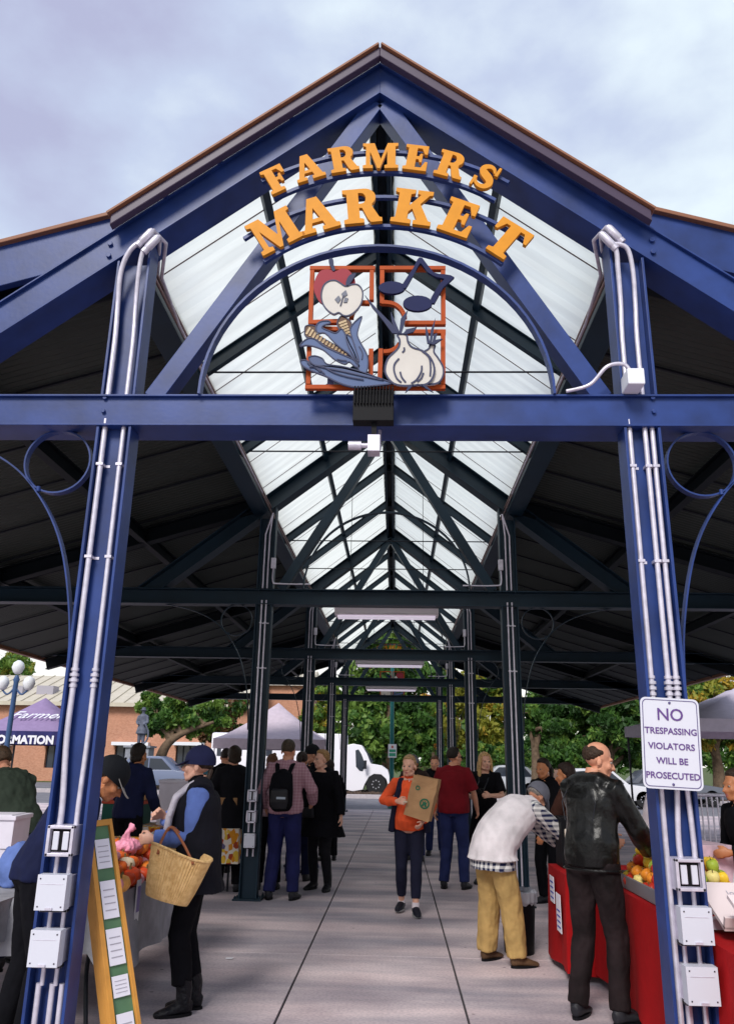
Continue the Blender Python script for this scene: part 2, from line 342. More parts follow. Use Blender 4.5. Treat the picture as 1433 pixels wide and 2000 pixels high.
        br.lathe((rc.x+sx*.09, Y-.03, rc.z-.2), [(.012, 0), (.012, .03)], 8, R=None)
        br.obj('scroll_bracket', M, pav, smooth=True)
    # cross beam
    c = MB(); z0, z1 = 3.545, 3.753
    if k == 0:
        c.bb(-7, 7, Y-.10, Y+.10, z0+.012, z1-.012); c.bb(-7, 7, Y-.125, Y+.125, z0, z0+.012); c.bb(-7, 7, Y-.125, Y+.125, z1-.012, z1)
    else:
        c.ibeam((-7, Y, (z0+z1)/2), (7, Y, (z0+z1)/2), z1-z0, .2)
    for sx in (-1, 1):
        for q in (-.045, .045):
            c.tube([(sx*(W+.08), Y-.085, 3.69+q), (sx*(W+.08), Y-.118 if k == 0 else Y-.09, 3.69+q)], .014, n=6)
    c.obj('cross_beam', M, pav, bev=.002)
    # steep rafters from apex down to the beam
    zc = 6.075; hv = .27
    for sx in (-1, 1):
        c = MB(); a = V((0, Y, zc)); e2 = V((sx*(zc-3.80)/SLP, Y, 3.80)); n_ = V((sx*SLP, 0, 1)).normalized()
        def strip(z_lo, z_hi, y0, y1, ext=0):
            vs = []
            for (yy) in (y0, y1):
                vs += [(0, yy, zc+z_lo), (0, yy, zc+z_hi), (sx*(zc+z_hi-3.754)/SLP, yy, 3.754), (sx*(zc+z_lo-3.754)/SLP, yy, 3.754)]
            c.add(vs, [(0,1,2,3),(7,6,5,4),(0,4,5,1),(1,5,6,2),(2,6,7,3),(3,7,4,0)])
        strip(.0, .014, Y-.125, Y+.125); strip(.0145, hv-.0145, Y-(.10 if k == 0 else .01), Y+(.10 if k == 0 else .01)); strip(hv-.014, hv, Y-.125, Y+.125)
        if k == 0:
            for q in (.35, .62, .82): 
                xx = sx*1.75*q; zz = zc+hv-SLP*abs(xx); c.box((xx, Y-.13, zz+.0), (.03, .02, .03))
            for q in (0, .09):
                c.tube([(sx*1.78+sx*.0, Y-.1, 4.86-q), (sx*1.78, Y-.118, 4.86-q)], .018, n=6)
        c.obj('rafter', M, pav, bev=.002)
        # lower roof rafter
        c = MB(); zA = 5.0; x1 = 1.74; x2 = 7.0; sl_ = .30
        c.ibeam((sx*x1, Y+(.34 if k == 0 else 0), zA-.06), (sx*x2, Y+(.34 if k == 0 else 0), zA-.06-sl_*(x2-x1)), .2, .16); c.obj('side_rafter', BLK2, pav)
        # inner brace
        c = MB(); c.bar((sx*.03, Y+.0, 6.05), (sx*1.40, Y+.0, 3.757), .14, .12, up=(1, 0, 0)); c.obj('brace', M, pav, bev=.003)
    # arch of flat bar
    c = MB(); nA = 36
    for i in range(nA):
        a0, a1 = pi*i/nA, pi*(i+1)/nA; p, q = (1.09*cos(a0), Y-.11, 3.75+1.06*sin(a0)), (1.09*cos(a1), Y-.11, 3.75+1.06*sin(a1)); c.bar(p, q, .07, .016, up=(cos(a0), 0, sin(a0)))
    c.obj('arch_bar', M, pav, smooth=True)
    if k < 4:
        for dy in (1.95, 3.9): c = MB(); c.tube([(-1.7, Y+dy, 4.97), (1.7, Y+dy, 4.97)], .009, n=6); c.obj('tie_rod', DARKM, pav)
# ridge, purlins, secondary rafters
c = MB()
for q in (-.055, .055): c.bb(q-.018, q+.018, YS+.3, YE, 6.10, 6.2999)
c.bb(-.10, .10, YS+.3, YE, 6.295, 6.32)
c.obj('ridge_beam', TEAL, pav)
for sx in (-1, 1):
    for xm in (.86,):
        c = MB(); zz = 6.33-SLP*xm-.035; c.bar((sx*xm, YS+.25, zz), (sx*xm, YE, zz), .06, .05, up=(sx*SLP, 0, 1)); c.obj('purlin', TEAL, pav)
    # clerestory edge beam
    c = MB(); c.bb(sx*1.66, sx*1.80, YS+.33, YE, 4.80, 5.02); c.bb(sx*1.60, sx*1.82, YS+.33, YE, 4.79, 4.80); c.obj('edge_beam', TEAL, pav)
    for q in (0, .05): c = MB(); c.tube([(sx*(1.585), YS+.4, 4.84+q), (sx*1.585, YE-.5, 4.84+q)], .012, n=8); c.obj('conduit', mat('conduit_brown', (.30, .20, .19), .4, metal=.4), pav, smooth=True)
    for xm, hh in ((3.3, .16), (5.2, .16)):
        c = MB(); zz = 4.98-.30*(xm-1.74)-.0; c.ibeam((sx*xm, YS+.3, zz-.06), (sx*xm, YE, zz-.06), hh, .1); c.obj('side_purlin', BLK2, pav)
    for k in range(4):
        for j in (1, 2):
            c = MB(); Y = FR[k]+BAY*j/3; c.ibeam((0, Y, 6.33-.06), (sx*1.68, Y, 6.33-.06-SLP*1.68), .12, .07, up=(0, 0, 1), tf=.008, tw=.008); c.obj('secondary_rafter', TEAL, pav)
    # skylight sheet, corrugated along the slope
    c = MB(); y = YS; n = 0; vs = []; 
    yy = []
    while y < YE: yy.append(y); y += .11
    for i, y in enumerate(yy):
        d = .004 if i % 2 else -.004
        vs += [(0, y, 6.362+d), (sx*1.76, y, 6.362+d-SLP*1.76)]
    c.add(vs, [(2*i, 2*i+1, 2*i+3, 2*i+2) for i in range(len(yy)-1)]); c.obj('skylight_panel', SKYL, pav, fixn=False)
    # thin seams between the skylight sheets
    y = YS+.75
    while y < YE-.3: c = MB(); c.bar((sx*.12, y, 6.338-SLP*.12), (sx*1.68, y, 6.338-SLP*1.68), .009, .006); c.obj('skylight_seam', mat('seam_brown', (.16, .12, .12), .7), pav); y += .973
    # verge fascia front/back and eave trim
    for Y in (YS+.0, YE+.05):
        c = MB(); vs = []
        for q in (-.03, .03): vs += [(0, Y+q, 6.292), (0, Y+q, 6.372), (sx*1.75, Y+q, 6.372-SLP*1.75), (sx*1.75, Y+q, 6.292-SLP*1.75)]
        c.add(vs, [(0,1,2,3),(7,6,5,4),(0,4,5,1),(1,5,6,2),(2,6,7,3),(3,7,4,0)]); c.obj('verge_fascia', FASC, pav, bev=.006)
        c = MB(); c.bar((sx*.01, Y-.01, 6.380), (sx*1.77, Y-.01, 6.380-SLP*1.76), .09, .014, up=(sx*SLP, 0, 1)); c.obj('verge_cap', COPP, pav)
    c = MB(); c.box((sx*1.79, (YS+YE)/2+.25, 6.34-SLP*1.79), (.05, YE-YS-.6, .07)); c.obj('skylight_gutter', BLK2, pav)
    # lower deck, corrugated
    c = MB(); yy = []; y = YS+.05
    y = D0+.15
    while y < YE: yy.append(y); y += .04
    vs = []
    for i, y in enumerate(yy):
        d = .012 if i % 2 else -.0
        for x in (1.76, 7.05): vs.append((sx*x, y, 5.08+d-.30*(x-1.74)))
    c.add(vs, [(2*i, 2*i+1, 2*i+3, 2*i+2) for i in range(len(yy)-1)])
    vs = []
    for yq in (D0+.15, YE):
        for x in (1.76, 7.05): vs.append((sx*x, yq, 5.27-.30*(x-1.80)))
    c.add(vs, [(0, 1, 3, 2)])
    c.obj('roof_deck', DECK, pav, fixn=False)
    y = YS+.9
    while y < YE-.3:
        c = MB(); c.bar((sx*1.8, y, 5.055-.30*.06), (sx*7.0, y, 5.055-.30*5.26), .022, .02); y += .973; c.obj('deck_seam', DARKM, pav)
    # side roof front fascia
    for Y in (D0+.165, YE+.02):
        c = MB(); vs = []
        for q in (-.03, .03): vs += [(sx*1.83, Y+q, 4.94), (sx*1.83, Y+q, 5.28), (sx*7.08, Y+q, 5.28-.30*5.25), (sx*7.08, Y+q, 4.94-.30*5.25)]
        c.add(vs, [(0,1,2,3),(7,6,5,4),(0,4,5,1),(1,5,6,2),(2,6,7,3),(3,7,4,0)]); c.obj('side_fascia', BLUE, pav, bev=.004)
    for Y in (D0+.155, YE+.03): c = MB(); c.bar((sx*1.80, Y, 5.295), (sx*7.1, Y, 5.295-.30*5.3), .12, .03); c.obj('eave_trim', COPP, pav, bev=.005)
    c = MB(); c.bb(sx*7.02, sx*7.12, D0+.1, YE+.04, 3.44, 3.68)
    c.obj('eave_trim', COPP, pav, bev=.005)
# swooping grey cable from beam to right column head, small junction box
c = MB(); c.tube(cat_rom([(1.16, D0-.14, 3.765), (1.3, D0-.16, 3.80), (1.40, D0-.2, 3.90), (1.5, D0-.2, 3.915), (1.54, D0-.2, 3.86)], 6), .012, n=8); c.obj('cable', GALV, pav, smooth=True)
c = MB(); c.bb(1.50, 1.60, D0-.26, D0-.11, 3.757, 3.86); c.obj('junction_box', WHT, pav, bev=.008)
for sx in (-1,1):
    for k in (1, 2, 3):
        c = MB(); Y = FR[k]; c.tube(cat_rom([(sx*1.5, Y-.12, 4.05), (sx*1.5, Y-.12, 3.85), (sx*1.42, Y-.12, 3.815), (sx*1.0, Y-.12, 3.812)], 4), .01, n=6)
        c.bb(sx*1.5-.03, sx*1.5+.03, Y-.15, Y-.10, 4.02, 4.16); c.obj('conduit', GALV, pav, smooth=True)
# ------------------------------------------------------------------ fluorescent fixtures
for k in (1, 2, 3):
    Y = FR[k]+.35
    fx = thing('fluorescent_light', {1: 'white tube light fixture under the second cross beam, nearest and largest of three', 2: 'white tube light fixture under the third cross beam, middle one of three', 3: 'white tube light fixture farthest back, smallest of three'}[k], 'ceiling light', (0, Y, 3.5), 'tube lights hung along the middle of the pavilion')
    c = MB(); c.bb(-.70, .70, Y-.11, Y+.11, 3.50, 3.585); c.bb(-.70, .70, Y-.13, Y+.13, 3.48, 3.495); c.obj('housing', mat('fixture_white', (.85, .80, .83), .4), fx, bev=.006)
    c = MB()
    for q in (-.06, .06): c = MB(); c.tube([(-.66, Y+q, 3.46), (.66, Y+q, 3.46)], .018, n=10); c.obj('tube', mat('tube_glass', (.85, .80, .84), .3, emit=(.85, .78, .95, .3)), fx, smooth=True)
    c = MB()
    for q in (-.5, .5): c = MB(); c.tube([(q, Y, 3.58), (q, Y, 6.0-.6*.785)], .004, n=5); c.obj('hanger_rod', DARKM, fx)
# ------------------------------------------------------------------ floodlight
fl = thing('floodlight', 'black finned floodlight clamped to the middle of the blue front beam', 'floodlight', (0, D0-.2, 3.55))
c = MB(); yb = 4.30; c.bb(-.125, .115, yb, yb+.09, 3.50, 3.665); 
for i in range(13): c.bb(-.118+i*.0185, -.118+i*.0185+.008, yb-.02, yb+.1, 3.60, 3.715)
c.bb(-.125, .115, yb+.01, yb+.08, 3.665, 3.70)
c.obj('lamp_head', BLACK, fx if False else fl, bev=.006)
c = MB(); c.bar((0, yb+.05, 3.50), (0, yb+.05, 3.42), .03, .03, up=(1,0,0)); c.tube([(0, yb+.05, 3.44), (0, yb+.1, 3.40)], .016, n=8); c.obj('swivel', BLACK, fl)
c = MB(); c.bb(-.035, .035, yb+.02, yb+.12, 3.32, 3.42); c.tube([(-.035, yb+.07, 3.37), (-.075, yb+.07, 3.37)], .015, n=10); c.tube([(-.075, yb+.07, 3.37), (-.15, yb+.07, 3.37)], .027, n=12)
c.tube([(.0, yb+.1, 3.37), (.03, yb+.2, 3.40), (.03, yb+.25, 3.55)], .01, n=6); c.obj('mounting_box', GALV, fl, smooth=True)
# ------------------------------------------------------------------ sign lettering
def arc(cx, cy, rx, ry, a0, a1, n=8): return [(cx+rx*cos(radians(a0+(a1-a0)*i/n)), cy+ry*sin(radians(a0+(a1-a0)*i/n))) for i in range(n+1)]
GL = {
 'F': (.84, [[(0,0),(.55,0),(.55,.11),(.43,.14),(.43,.44),(.52,.44),(.57,.33),(.65,.33),(.65,.67),(.57,.67),(.52,.56),(.43,.56),(.43,.88),(.60,.88),(.72,.66),(.82,.66),(.82,1),(0,1),(0,.89),(.11,.86),(.11,.14),(0,.11)]]),
 'A': (1.06, [[(0,0),(.38,0),(.38,.11),(.29,.13),(.34,.27),(.63,.27),(.67,.13),(.58,.11),(.58,0),(1.06,0),(1.06,.11),(.98,.13),(.68,1.0),(.40,1.0),(.09,.13),(0,.11)], [(.38,.38),(.48,.70),(.59,.38)]]),
 'R': (1.02, [[(0,0),(.54,0),(.54,.11),(.43,.14),(.43,.44),(.51,.43),(.64,.10),(.72,0),(1.02,0),(1.02,.11),(.95,.13),(.78,.46)]+arc(.58,.74,.32,.26,-50,90,9)+[(0,1),(0,.89),(.11,.86),(.11,.14),(0,.11)], [(.43,.56),(.43,.88)]+arc(.50,.72,.13,.16,90,-90,6)]),
 'M': (1.28, [[(0,0),(.36,0),(.36,.11),(.26,.14),(.26,.66),(.52,0),(.62,0),(.88,.68),(.88,.14),(.78,.11),(.78,0),(1.28,0),(1.28,.11),(1.18,.14),(1.18,.86),(1.28,.89),(1.28,1),(.90,1),(.65,.36),(.42,1),(0,1),(0,.89),(.11,.86),(.11,.14),(0,.11)]]),
 'E': (.86, [[(0,0),(.86,0),(.86,.36),(.77,.36),(.65,.12),(.43,.12),(.43,.44),(.52,.44),(.57,.33),(.65,.33),(.65,.67),(.57,.67),(.52,.56),(.43,.56),(.43,.88),(.60,.88),(.72,.66),(.82,.66),(.82,1),(0,1),(0,.89),(.11,.86),(.11,.14),(0,.11)]]),
 'K': (1.08, [[(0,0),(.54,0),(.54,.11),(.43,.14),(.43,.34),(.52,.44),(.69,.13),(.60,.11),(.60,0),(1.08,0),(1.08,.11),(1.0,.13),(.72,.60),(.93,.87),(1.02,.89),(1.02,1),(.60,1),(.60,.89),(.70,.87),(.43,.52),(.43,.86),(.54,.89),(.54,1),(0,1),(0,.89),(.11,.86),(.11,.14),(0,.11)]]),
 'T': (1.0, [[(.21,0),(.79,0),(.79,.11),(.66,.14),(.66,.88),(.79,.88),(.91,.64),(1.0,.64),(1.0,1),(0,1),(0,.64),(.09,.64),(.21,.88),(.34,.88),(.34,.14),(.21,.11)]]),
}
def s_glyph():
    P = cat_rom([(.66,.72),(.58,.86),(.42,.91),(.26,.84),(.21,.72),(.30,.61),(.46,.52),(.61,.42),(.67,.28),(.58,.13),(.40,.085),(.22,.15),(.12,.30)], 3)
    Wd = [.07,.12,.15,.19,.23,.27,.29,.27,.23,.19,.15,.12,.07]; n = len(P); l = []; r = []
    for i, p in enumerate(P):
        t_ = (P[min(i+1, n-1)]-P[max(i-1, 0)]).normalized(); nn = V((-t_.y, t_.x, 0)); u = i/(n-1)*12; a = int(min(u, 11)); w_ = (Wd[a]*(1-(u-a))+Wd[a+1]*(u-a))/2
        l.append(((p+nn*w_).x, (p+nn*w_).y)); r.append(((p-nn*w_).x, (p-nn*w_).y))
    return (.82, [l+r[::-1]])
GL['S'] = s_glyph()
def lettering(root, txt, xs, cx, cz, R, h, Y):
    for ch, x in zip(txt, xs):
        a = asin((x-cx)/R); wd, loops = GL[ch]; c = MB()
        X = V((cos(a), 0, -sin(a))); Z = V((sin(a), 0, cos(a)))
        O = V((cx, Y, cz))+Z*R-X*(wd*h*.92/2)
        c.poly([[(p[0]*h*.92, p[1]*h) for p in l] for l in loops], O, X, Z, .03)
        if ch == 'S':
            c.poly([[(.62*h,.64*h),(.74*h,.64*h),(.74*h,1.0*h),(.66*h,1.0*h)]], O-V((0,.001,0)), X, Z, .03); c.poly([[(.04*h,0),(.12*h,0),(.16*h,.38*h),(.04*h,.38*h)]], O-V((0,.001,0)), X, Z, .03)
        o = c.obj('letter', AMB, root)
def rods(root, cx, cz, R, a0, a1, Y, w_=.022):
    c = MB(); n = 30
    for i in range(n):
        p = radians(a0+(a1-a0)*i/n); q = radians(a0+(a1-a0)*(i+1)/n)
        c.bar((cx+R*sin(p), Y, cz+R*cos(p)), (cx+R*sin(q), Y, cz+R*cos(q)), .03, w_, up=(sin(p), 0, cos(p)))
    return c.obj('arc_rod', BLUE, root)
def market_sign(Y, name, label):
    s = thing(name, label, 'sign', (0, Y, 4.7), 'arched lettering signs in the gables')
    lettering(s, 'FARMERS', [-.625, -.435, -.215, .015, .235, .45, .655], .02, 4.005, 1.34, .20, Y)
    lettering(s, 'MARKET', [-.595, -.355, -.09, .21, .475, .745], .02, 3.735, 1.19, .262, Y)
    for R in (1.335, 1.50): rods(s, .02, 4.005, R, -32, 34, Y+.045)
    for R in (1.185, 1.41): rods(s, .02, 3.735, R, -39, 41, Y+.045)
    return s
s1 = market_sign(4.37, 'farmers_market_sign', 'amber serif letters reading FARMERS MARKET in two arcs across the blue front gable')
def mirror_end(s, Yc, label):
    r = dup(s); r['label'] = label; r.location.y = Yc; r.rotation_euler.z = pi; return r
mirror_end(s1, FR[4]+.25, 'back of the amber arched lettering in the far end gable, small and partly hidden')
# ------------------------------------------------------------------ emblem (apple, notes, corn, garlic on a rust square frame)
YM = 4.33
def zc_(p, Y=YM): q = at(580+p[0]/4.6226, 490+p[1]/4.6226, Y); return (q.x, q.z)
def loopz(pts, n=0, Y=YM):
    P = [zc_(p, Y) for p in pts]
    return [(q.x, q.y) for q in cat_rom(P, n, True)] if n else P
em = thing('market_emblem', 'rust orange square frame with apple, music notes, corn and garlic cutouts on the front beam', 'emblem', (0, YM+.02, 3.8), 'emblem panels in the gables')
def cut(mb, pts, Y, th, n=0, k=0, holes=()):
    mb.poly([loopz(pts, n, Y)]+[loopz(h, 0, Y) for h in holes], (0, Y, 0), (1,0,0), (0,0,1), th, k)
LINE = mat('emblem_line', (.035, .04, .09), .5)
def outl(mb, pts, Y, w_=.004, n=4, closed=False, k=1):
    P = [V((q.x, Y, q.y)) for q in cat_rom([zc_(p, Y) for p in pts], n, closed)]
    if closed: P.append(P[0])
    for a, b2 in zip(P, P[1:]):
        if (b2-a).length > 1e-5: mb.bar(a, b2, .004, w_*2, up=(0, 0, 1) if abs((b2-a).normalized().z) < .9 else (1, 0, 0), k=k)
fr_ = MB(); Yf = YM+.03
def fbar(a, b2, w_=42, e=0):
    A, B = zc_(a, Yf), zc_(b2, Yf); fr_.bar((A[0], Yf+.015, A[1]), (B[0], Yf+.015+e, B[1]), .034, w_/4.6226/FPX*4.75, up=(0,0,1) if abs(A[1]-B[1]) < abs(A[0]-B[0]) else (1,0,0))
for a, b2 in [((115,150),(705,150)),((137,170),(120,625)),((100,640),(485,625)),((675,170),(672,440)),((490,600),(490,560)),
              ((745,150),(1340,150)),((768,170),(766,470)),((1318,172),(1320,630)),((970,645),(1342,645)),
              ((90,690),(360,700)),((108,860),(100,1200)),((72,1225),(700,1225)),((668,880),(664,1150)),
              ((755,880),(745,1190)),((700,1225),(1338,1225)),((1318,740),(1318,1200)),((980,725),(1342,725))]: fbar(a, b2)
def farc(pts):
    P = [zc_((q.x, q.y), Yf) for q in cat_rom(pts, 4)]
    for a, b2 in zip(P, P[1:]): fr_.bar((a[0], Yf+.014, a[1]), (b2[0], Yf+.014, b2[1]), .033, .026, up=(-(b2[1]-a[1]), 0, b2[0]-a[0]))
farc([(560,455),(600,460),(655,460)]); farc([(760,460),(820,462),(890,480),(945,530),(975,600)]); farc([(540,500),(505,540),(488,600)])
farc([(780,905),(840,900),(895,870),(925,830)]); farc([(360,700),(440,715),(500,760),(530,800)])
fr_.obj('square_frame', RUST, em, bev=.002)
for px in (300, 1105): gb = MB(); q = zc_((px, 1270), Yf); gb.bb(q[0]-.02, q[0]+.02, Yf, Yf+.04, 3.76, 3.81); gb.obj('support_leg', mat('leg_grey', (.08, .08, .16), .5), em)
ap = MB(); cut(ap, [(345,180),(400,158),(455,165),(495,205),(520,250),(520,310),(450,400),(330,520),(235,480),(190,440),(150,340),(165,250),(210,180),(280,165)], YM+.018, .014, 4)
red = mat('apple_red', (.28, .035, .05), .5, spec=.12); ap.obj('apple', [red], em)
ap2 = MB(); inner = [(345,265),(385,285),(440,318),(500,300),(555,308),(592,370),(580,470),(530,540),(470,580),(420,582),(375,555),(330,570),(270,530),(230,470),(218,390),(240,310),(290,270)]
cut(ap2, inner, YM+.004, .02, 4); outl(ap2, inner, YM+.002, .0045, 4, True)
for c0 in ([(375,400),(395,430),(370,470),(340,435)], [(440,350),(455,390),(415,420),(400,385)], [(430,418),(462,425),(450,462),(420,462)]): cut(ap2, c0, YM-.002, .006, 0, 2)
outl(ap2, [(390,495),(402,460),(412,420),(425,400)], YM-.001, .003)
cream = mat('emblem_cream', (.56, .53, .49), .5, nz=.04, spec=.12); slate = mat('emblem_slate', (.085, .11, .20), .5, spec=.12); slate2 = mat('emblem_slate_dark', (.035, .042, .09), .5, spec=.12)
ap2.obj('apple_half', [cream, LINE, mat('seed_grey', (.14, .15, .19), .5)], em)
st = MB(); cut(st, [(285,75),(310,60),(328,80),(330,120),(345,168),(320,178),(305,140),(290,110)], YM+.012, .014, 2)
cut(st, [(440,310),(445,265),(475,215),(530,200),(512,240),(480,290),(460,318)], YM+.0, .014, 3); st.obj('stem_leaf', [slate2], em)
nb = mat('note_navy', (.012, .016, .065), .5, nz=.1, spec=.1)
nm = MB()
def ellz(cx, cy, rx, ry, n=20): return [(cx+rx*cos(2*pi*i/n), cy+ry*sin(2*pi*i/n)) for i in range(n)]
cut(nm, ellz(855,328,120,56), YM-.001, .022); cut(nm, ellz(1088,470,132,70), YM-.001, .022)
cut(nm, [(950,300),(985,330),(1095,130),(1125,118),(1180,190),(1265,235),(1330,250),(1290,290),(1205,430),(1240,470),(1320,325),(1420,235),(1330,208),(1230,190),(1130,60),(1085,75),(1050,150)], YM-.004, .02, 2)
nm.obj('music_notes', [nb], em)
co = MB()
leafA = [(25,860),(50,820),(110,785),(170,800),(230,850),(330,900),(420,940),(500,975),(545,1010),(560,1050),(520,1040),(470,1000),(430,1020),(340,980),(280,930),(230,890),(150,860),(80,850)]
leafB = [(170,690),(200,640),(280,630),(300,650),(250,665),(225,690),(290,720),(350,740),(400,700),(440,760),(470,830),(520,930),(545,1020),(480,940),(400,880),(330,820),(250,740),(190,740)]
leafC = [(480,700),(520,640),(585,590),(560,680),(545,760),(580,840),(620,910),(640,980),(632,1080),(600,1105),(560,1080),(545,1010),(550,960),(520,860),(495,780)]
leafC2 = [(440,760),(490,780),(520,860),(550,960),(550,1000),(500,930),(460,850)]
for i, lf in enumerate((leafA, leafB, leafC, leafC2)): cut(co, lf, YM+.004-.002*i, .016, 3); outl(co, lf, YM+.002-.002*i, .0035, 3, True)
outl(co, [(560,860),(590,920),(585,980)], YM-.003, .003); outl(co, [(360,975),(400,985),(450,990)], YM-.003, .003)
co.obj('corn_husk', [mat('husk_blue', (.10, .14, .26), .5, spec=.12), LINE], em)
cb = MB()
def cob(C):
    cut(cb, C, YM+.010, .014, 3); outl(cb, C, YM+.008, .003, 3, True)
cob([(75,680),(110,668),(165,680),(170,740),(240,790),(330,840),(400,890),(450,930),(490,965),(430,945),(340,905),(260,865),(180,800),(80,775),(68,720)])
cob([(370,620),(400,585),(440,600),(490,650),(490,740),(520,840),(545,920),(550,975),(520,950),(480,880),(440,790),(375,700),(362,655)])
for i in range(13):
    for j in range(-2, 3):
        p = V((100, 720))+(V((440, 930))-V((100, 720)))*(i/12); wv = (1-i/13)*26
        q = p+V((-.5, .85))*j*wv*.5; cut(cb, ellz(q.x, q.y, 11, 10, 6), YM+.006, .003, 0, 2)
        p = V((410, 640))+(V((535, 930))-V((410, 640)))*(i/12); q = p+V((.9, -.35))*j*wv*.52; cut(cb, ellz(q.x, q.y, 11, 10, 6), YM+.006, .003, 0, 2)
cb.obj('corn_cob', [mat('cob_line', (.10, .05, .03), .5), LINE, mat('cob_kernel', (.55, .42, .26), .5)], em)
asp = MB(); spear = [(30,990),(80,985),(150,1030),(260,1040),(420,1060),(560,1095),(690,1130),(790,1165),(850,1195),(700,1215),(600,1225),(500,1225),(380,1190),(260,1130),(180,1100),(90,1060),(45,1030)]
cut(asp, spear, YM-.006, .02, 3); outl(asp, spear, YM-.008, .004, 3, True)
spear2 = [(105,960),(160,945),(230,970),(270,1020),(400,1040),(520,1070),(640,1110),(780,1165),(600,1130),(400,1085),(250,1055),(160,1030),(120,1000)]
cut(asp, spear2, YM-.010, .012, 3, 2); outl(asp, spear2, YM-.012, .003, 3, True)
for q in ([(90,1000),(130,1040),(190,1060),(250,1110)], [(160,1035),(230,1040),(300,1080),(370,1110),(480,1140),(600,1160)], [(110,1045),(160,1050),(210,1090)]): outl(asp, q, YM-.0135, .0035)
asp.obj('asparagus', [mat('husk_blue', (0,0,0)), LINE, slate], em)
gl = MB()
cut(gl, [(1195,850),(1245,850),(1235,910),(1275,970),(1318,1050),(1315,1130),(1270,1190),(1180,1205),(1120,1180),(1100,1000),(1150,910),(1180,890)], YM+.004, .02, 3)
outl(gl, [(1150,905),(1190,880),(1200,850),(1245,852),(1235,910),(1275,970),(1318,1050),(1315,1130),(1270,1190),(1180,1205)], YM+.002, .005)
bulb = [(905,755),(985,755),(1000,820),(1040,870),(1130,900),(1200,960),(1238,1050),(1225,1140),(1170,1200),(1080,1210),(960,1215),(870,1195),(810,1130),(793,1060),(820,970),(880,910),(920,860),(925,800)]
cut(gl, bulb, YM-.008, .02, 3); outl(gl, bulb, YM-.010, .0055, 3, True)
for q in ([(920,970),(880,1020),(875,1080),(900,1150),(940,1185)], [(930,1090),(945,1140),(980,1185)], [(1125,1035),(1120,1090),(1080,1160),(1030,1195)], [(1140,1100),(1120,1150),(1085,1180)], [(965,870),(968,895),(950,915)], [(1130,905),(1190,960),(1205,1050),(1200,1130)]): outl(gl, q, YM-.0115, .005)
gl.obj('garlic', [cream, LINE], em)
for si, q in enumerate(([(612,395),(640,430),(720,520),(850,650),(920,745),(860,740),(780,630),(680,510)], [(845,545),(870,600),(930,740),(890,720),(855,640)], [(1000,530),(970,650),(940,748),(920,740),(935,610)], [(1080,685),(1050,730),(975,750),(955,745),(990,705)],
          [(1160,665),(1185,740),(1200,840),(1175,830),(1160,740)], [(1250,600),(1235,700),(1215,840),(1195,830),(1205,720)], [(1265,740),(1235,845),(1215,840),(1235,750)], [(1315,790),(1260,830),(1230,845),(1250,800)],
          [(975,1280),(1000,1225),(1050,1200),(1030,1230)], [(1230,1275),(1170,1220),(1120,1200),(1160,1240)], [(1040,1222),(1090,1195),(1140,1225),(1100,1210)])):
    sh = MB(); cut(sh, q, YM-.016-.0004*si, .012, 0); sh.obj('garlic_shoot' if si < 8 else 'garlic_root', [slate2], em)
far_em = dup(em); far_em['label'] = 'back of the small emblem panel hanging in the far end gable'; far_em.location = (0, FR[4]-.1+.4, 3.8); far_em.rotation_euler.z = pi
# ------------------------------------------------------------------ no trespassing sign
ns = thing('warning_sign', 'white metal sign reading NO TRESPASSING VIOLATORS WILL BE PROSECUTED on the right front column', 'sign', (1.58, 4.42, 1.7))
Rz = Matrix.Rotation(radians(2.4), 3, 'Y'); X_ = Rz@V((1,0,0)); Z_ = Rz@V((0,0,1)); O_ = V((1.575, 4.40, 1.715))
def rrect(w_, h_, r, n=6):
    o = []
    for cx, cy, a in ((w_/2-r, h_/2-r, 0), (-w_/2+r, h_/2-r, 90), (-w_/2+r, -h_/2+r, 180), (w_/2-r, -h_/2+r, 270)): o += arc(cx, cy, r, r, a, a+90, n)
    return o
c = MB(); c.poly([rrect(.305, .46, .03)], O_, X_, Z_, .003); c.obj('sign_plate', mat('sign_white', (.60, .61, .68), .35), ns)
c = MB(); c.poly([rrect(.285, .44, .024), rrect(.277, .432, .021)[::-1]], O_-V((0,.0015,0)), X_, Z_, .0012)
for q in (.205, -.205): 
    p = O_+Z_*q; c.ell(p+V((0,-.003,0)), (.007, .004, .007), n=8)
c.obj('border_line', mat('sign_ink_b', (.10, .08, .2), .5), ns)
for txt, z, sz in (('NO', .115, .088), ('TRESPASSING', .045, .045), ('VIOLATORS', -.032, .045), ('WILL BE', -.105, .045), ('PROSECUTED', -.178, .045)):
    c = MB(); text_mb(c, txt, sz, O_+Z_*z-V((0,.0022,0)), X_*1, Z_, .0006, bold=.0008); c.obj('sign_lettering', mat('sign_ink', (.12, .06, .22), .5), ns)
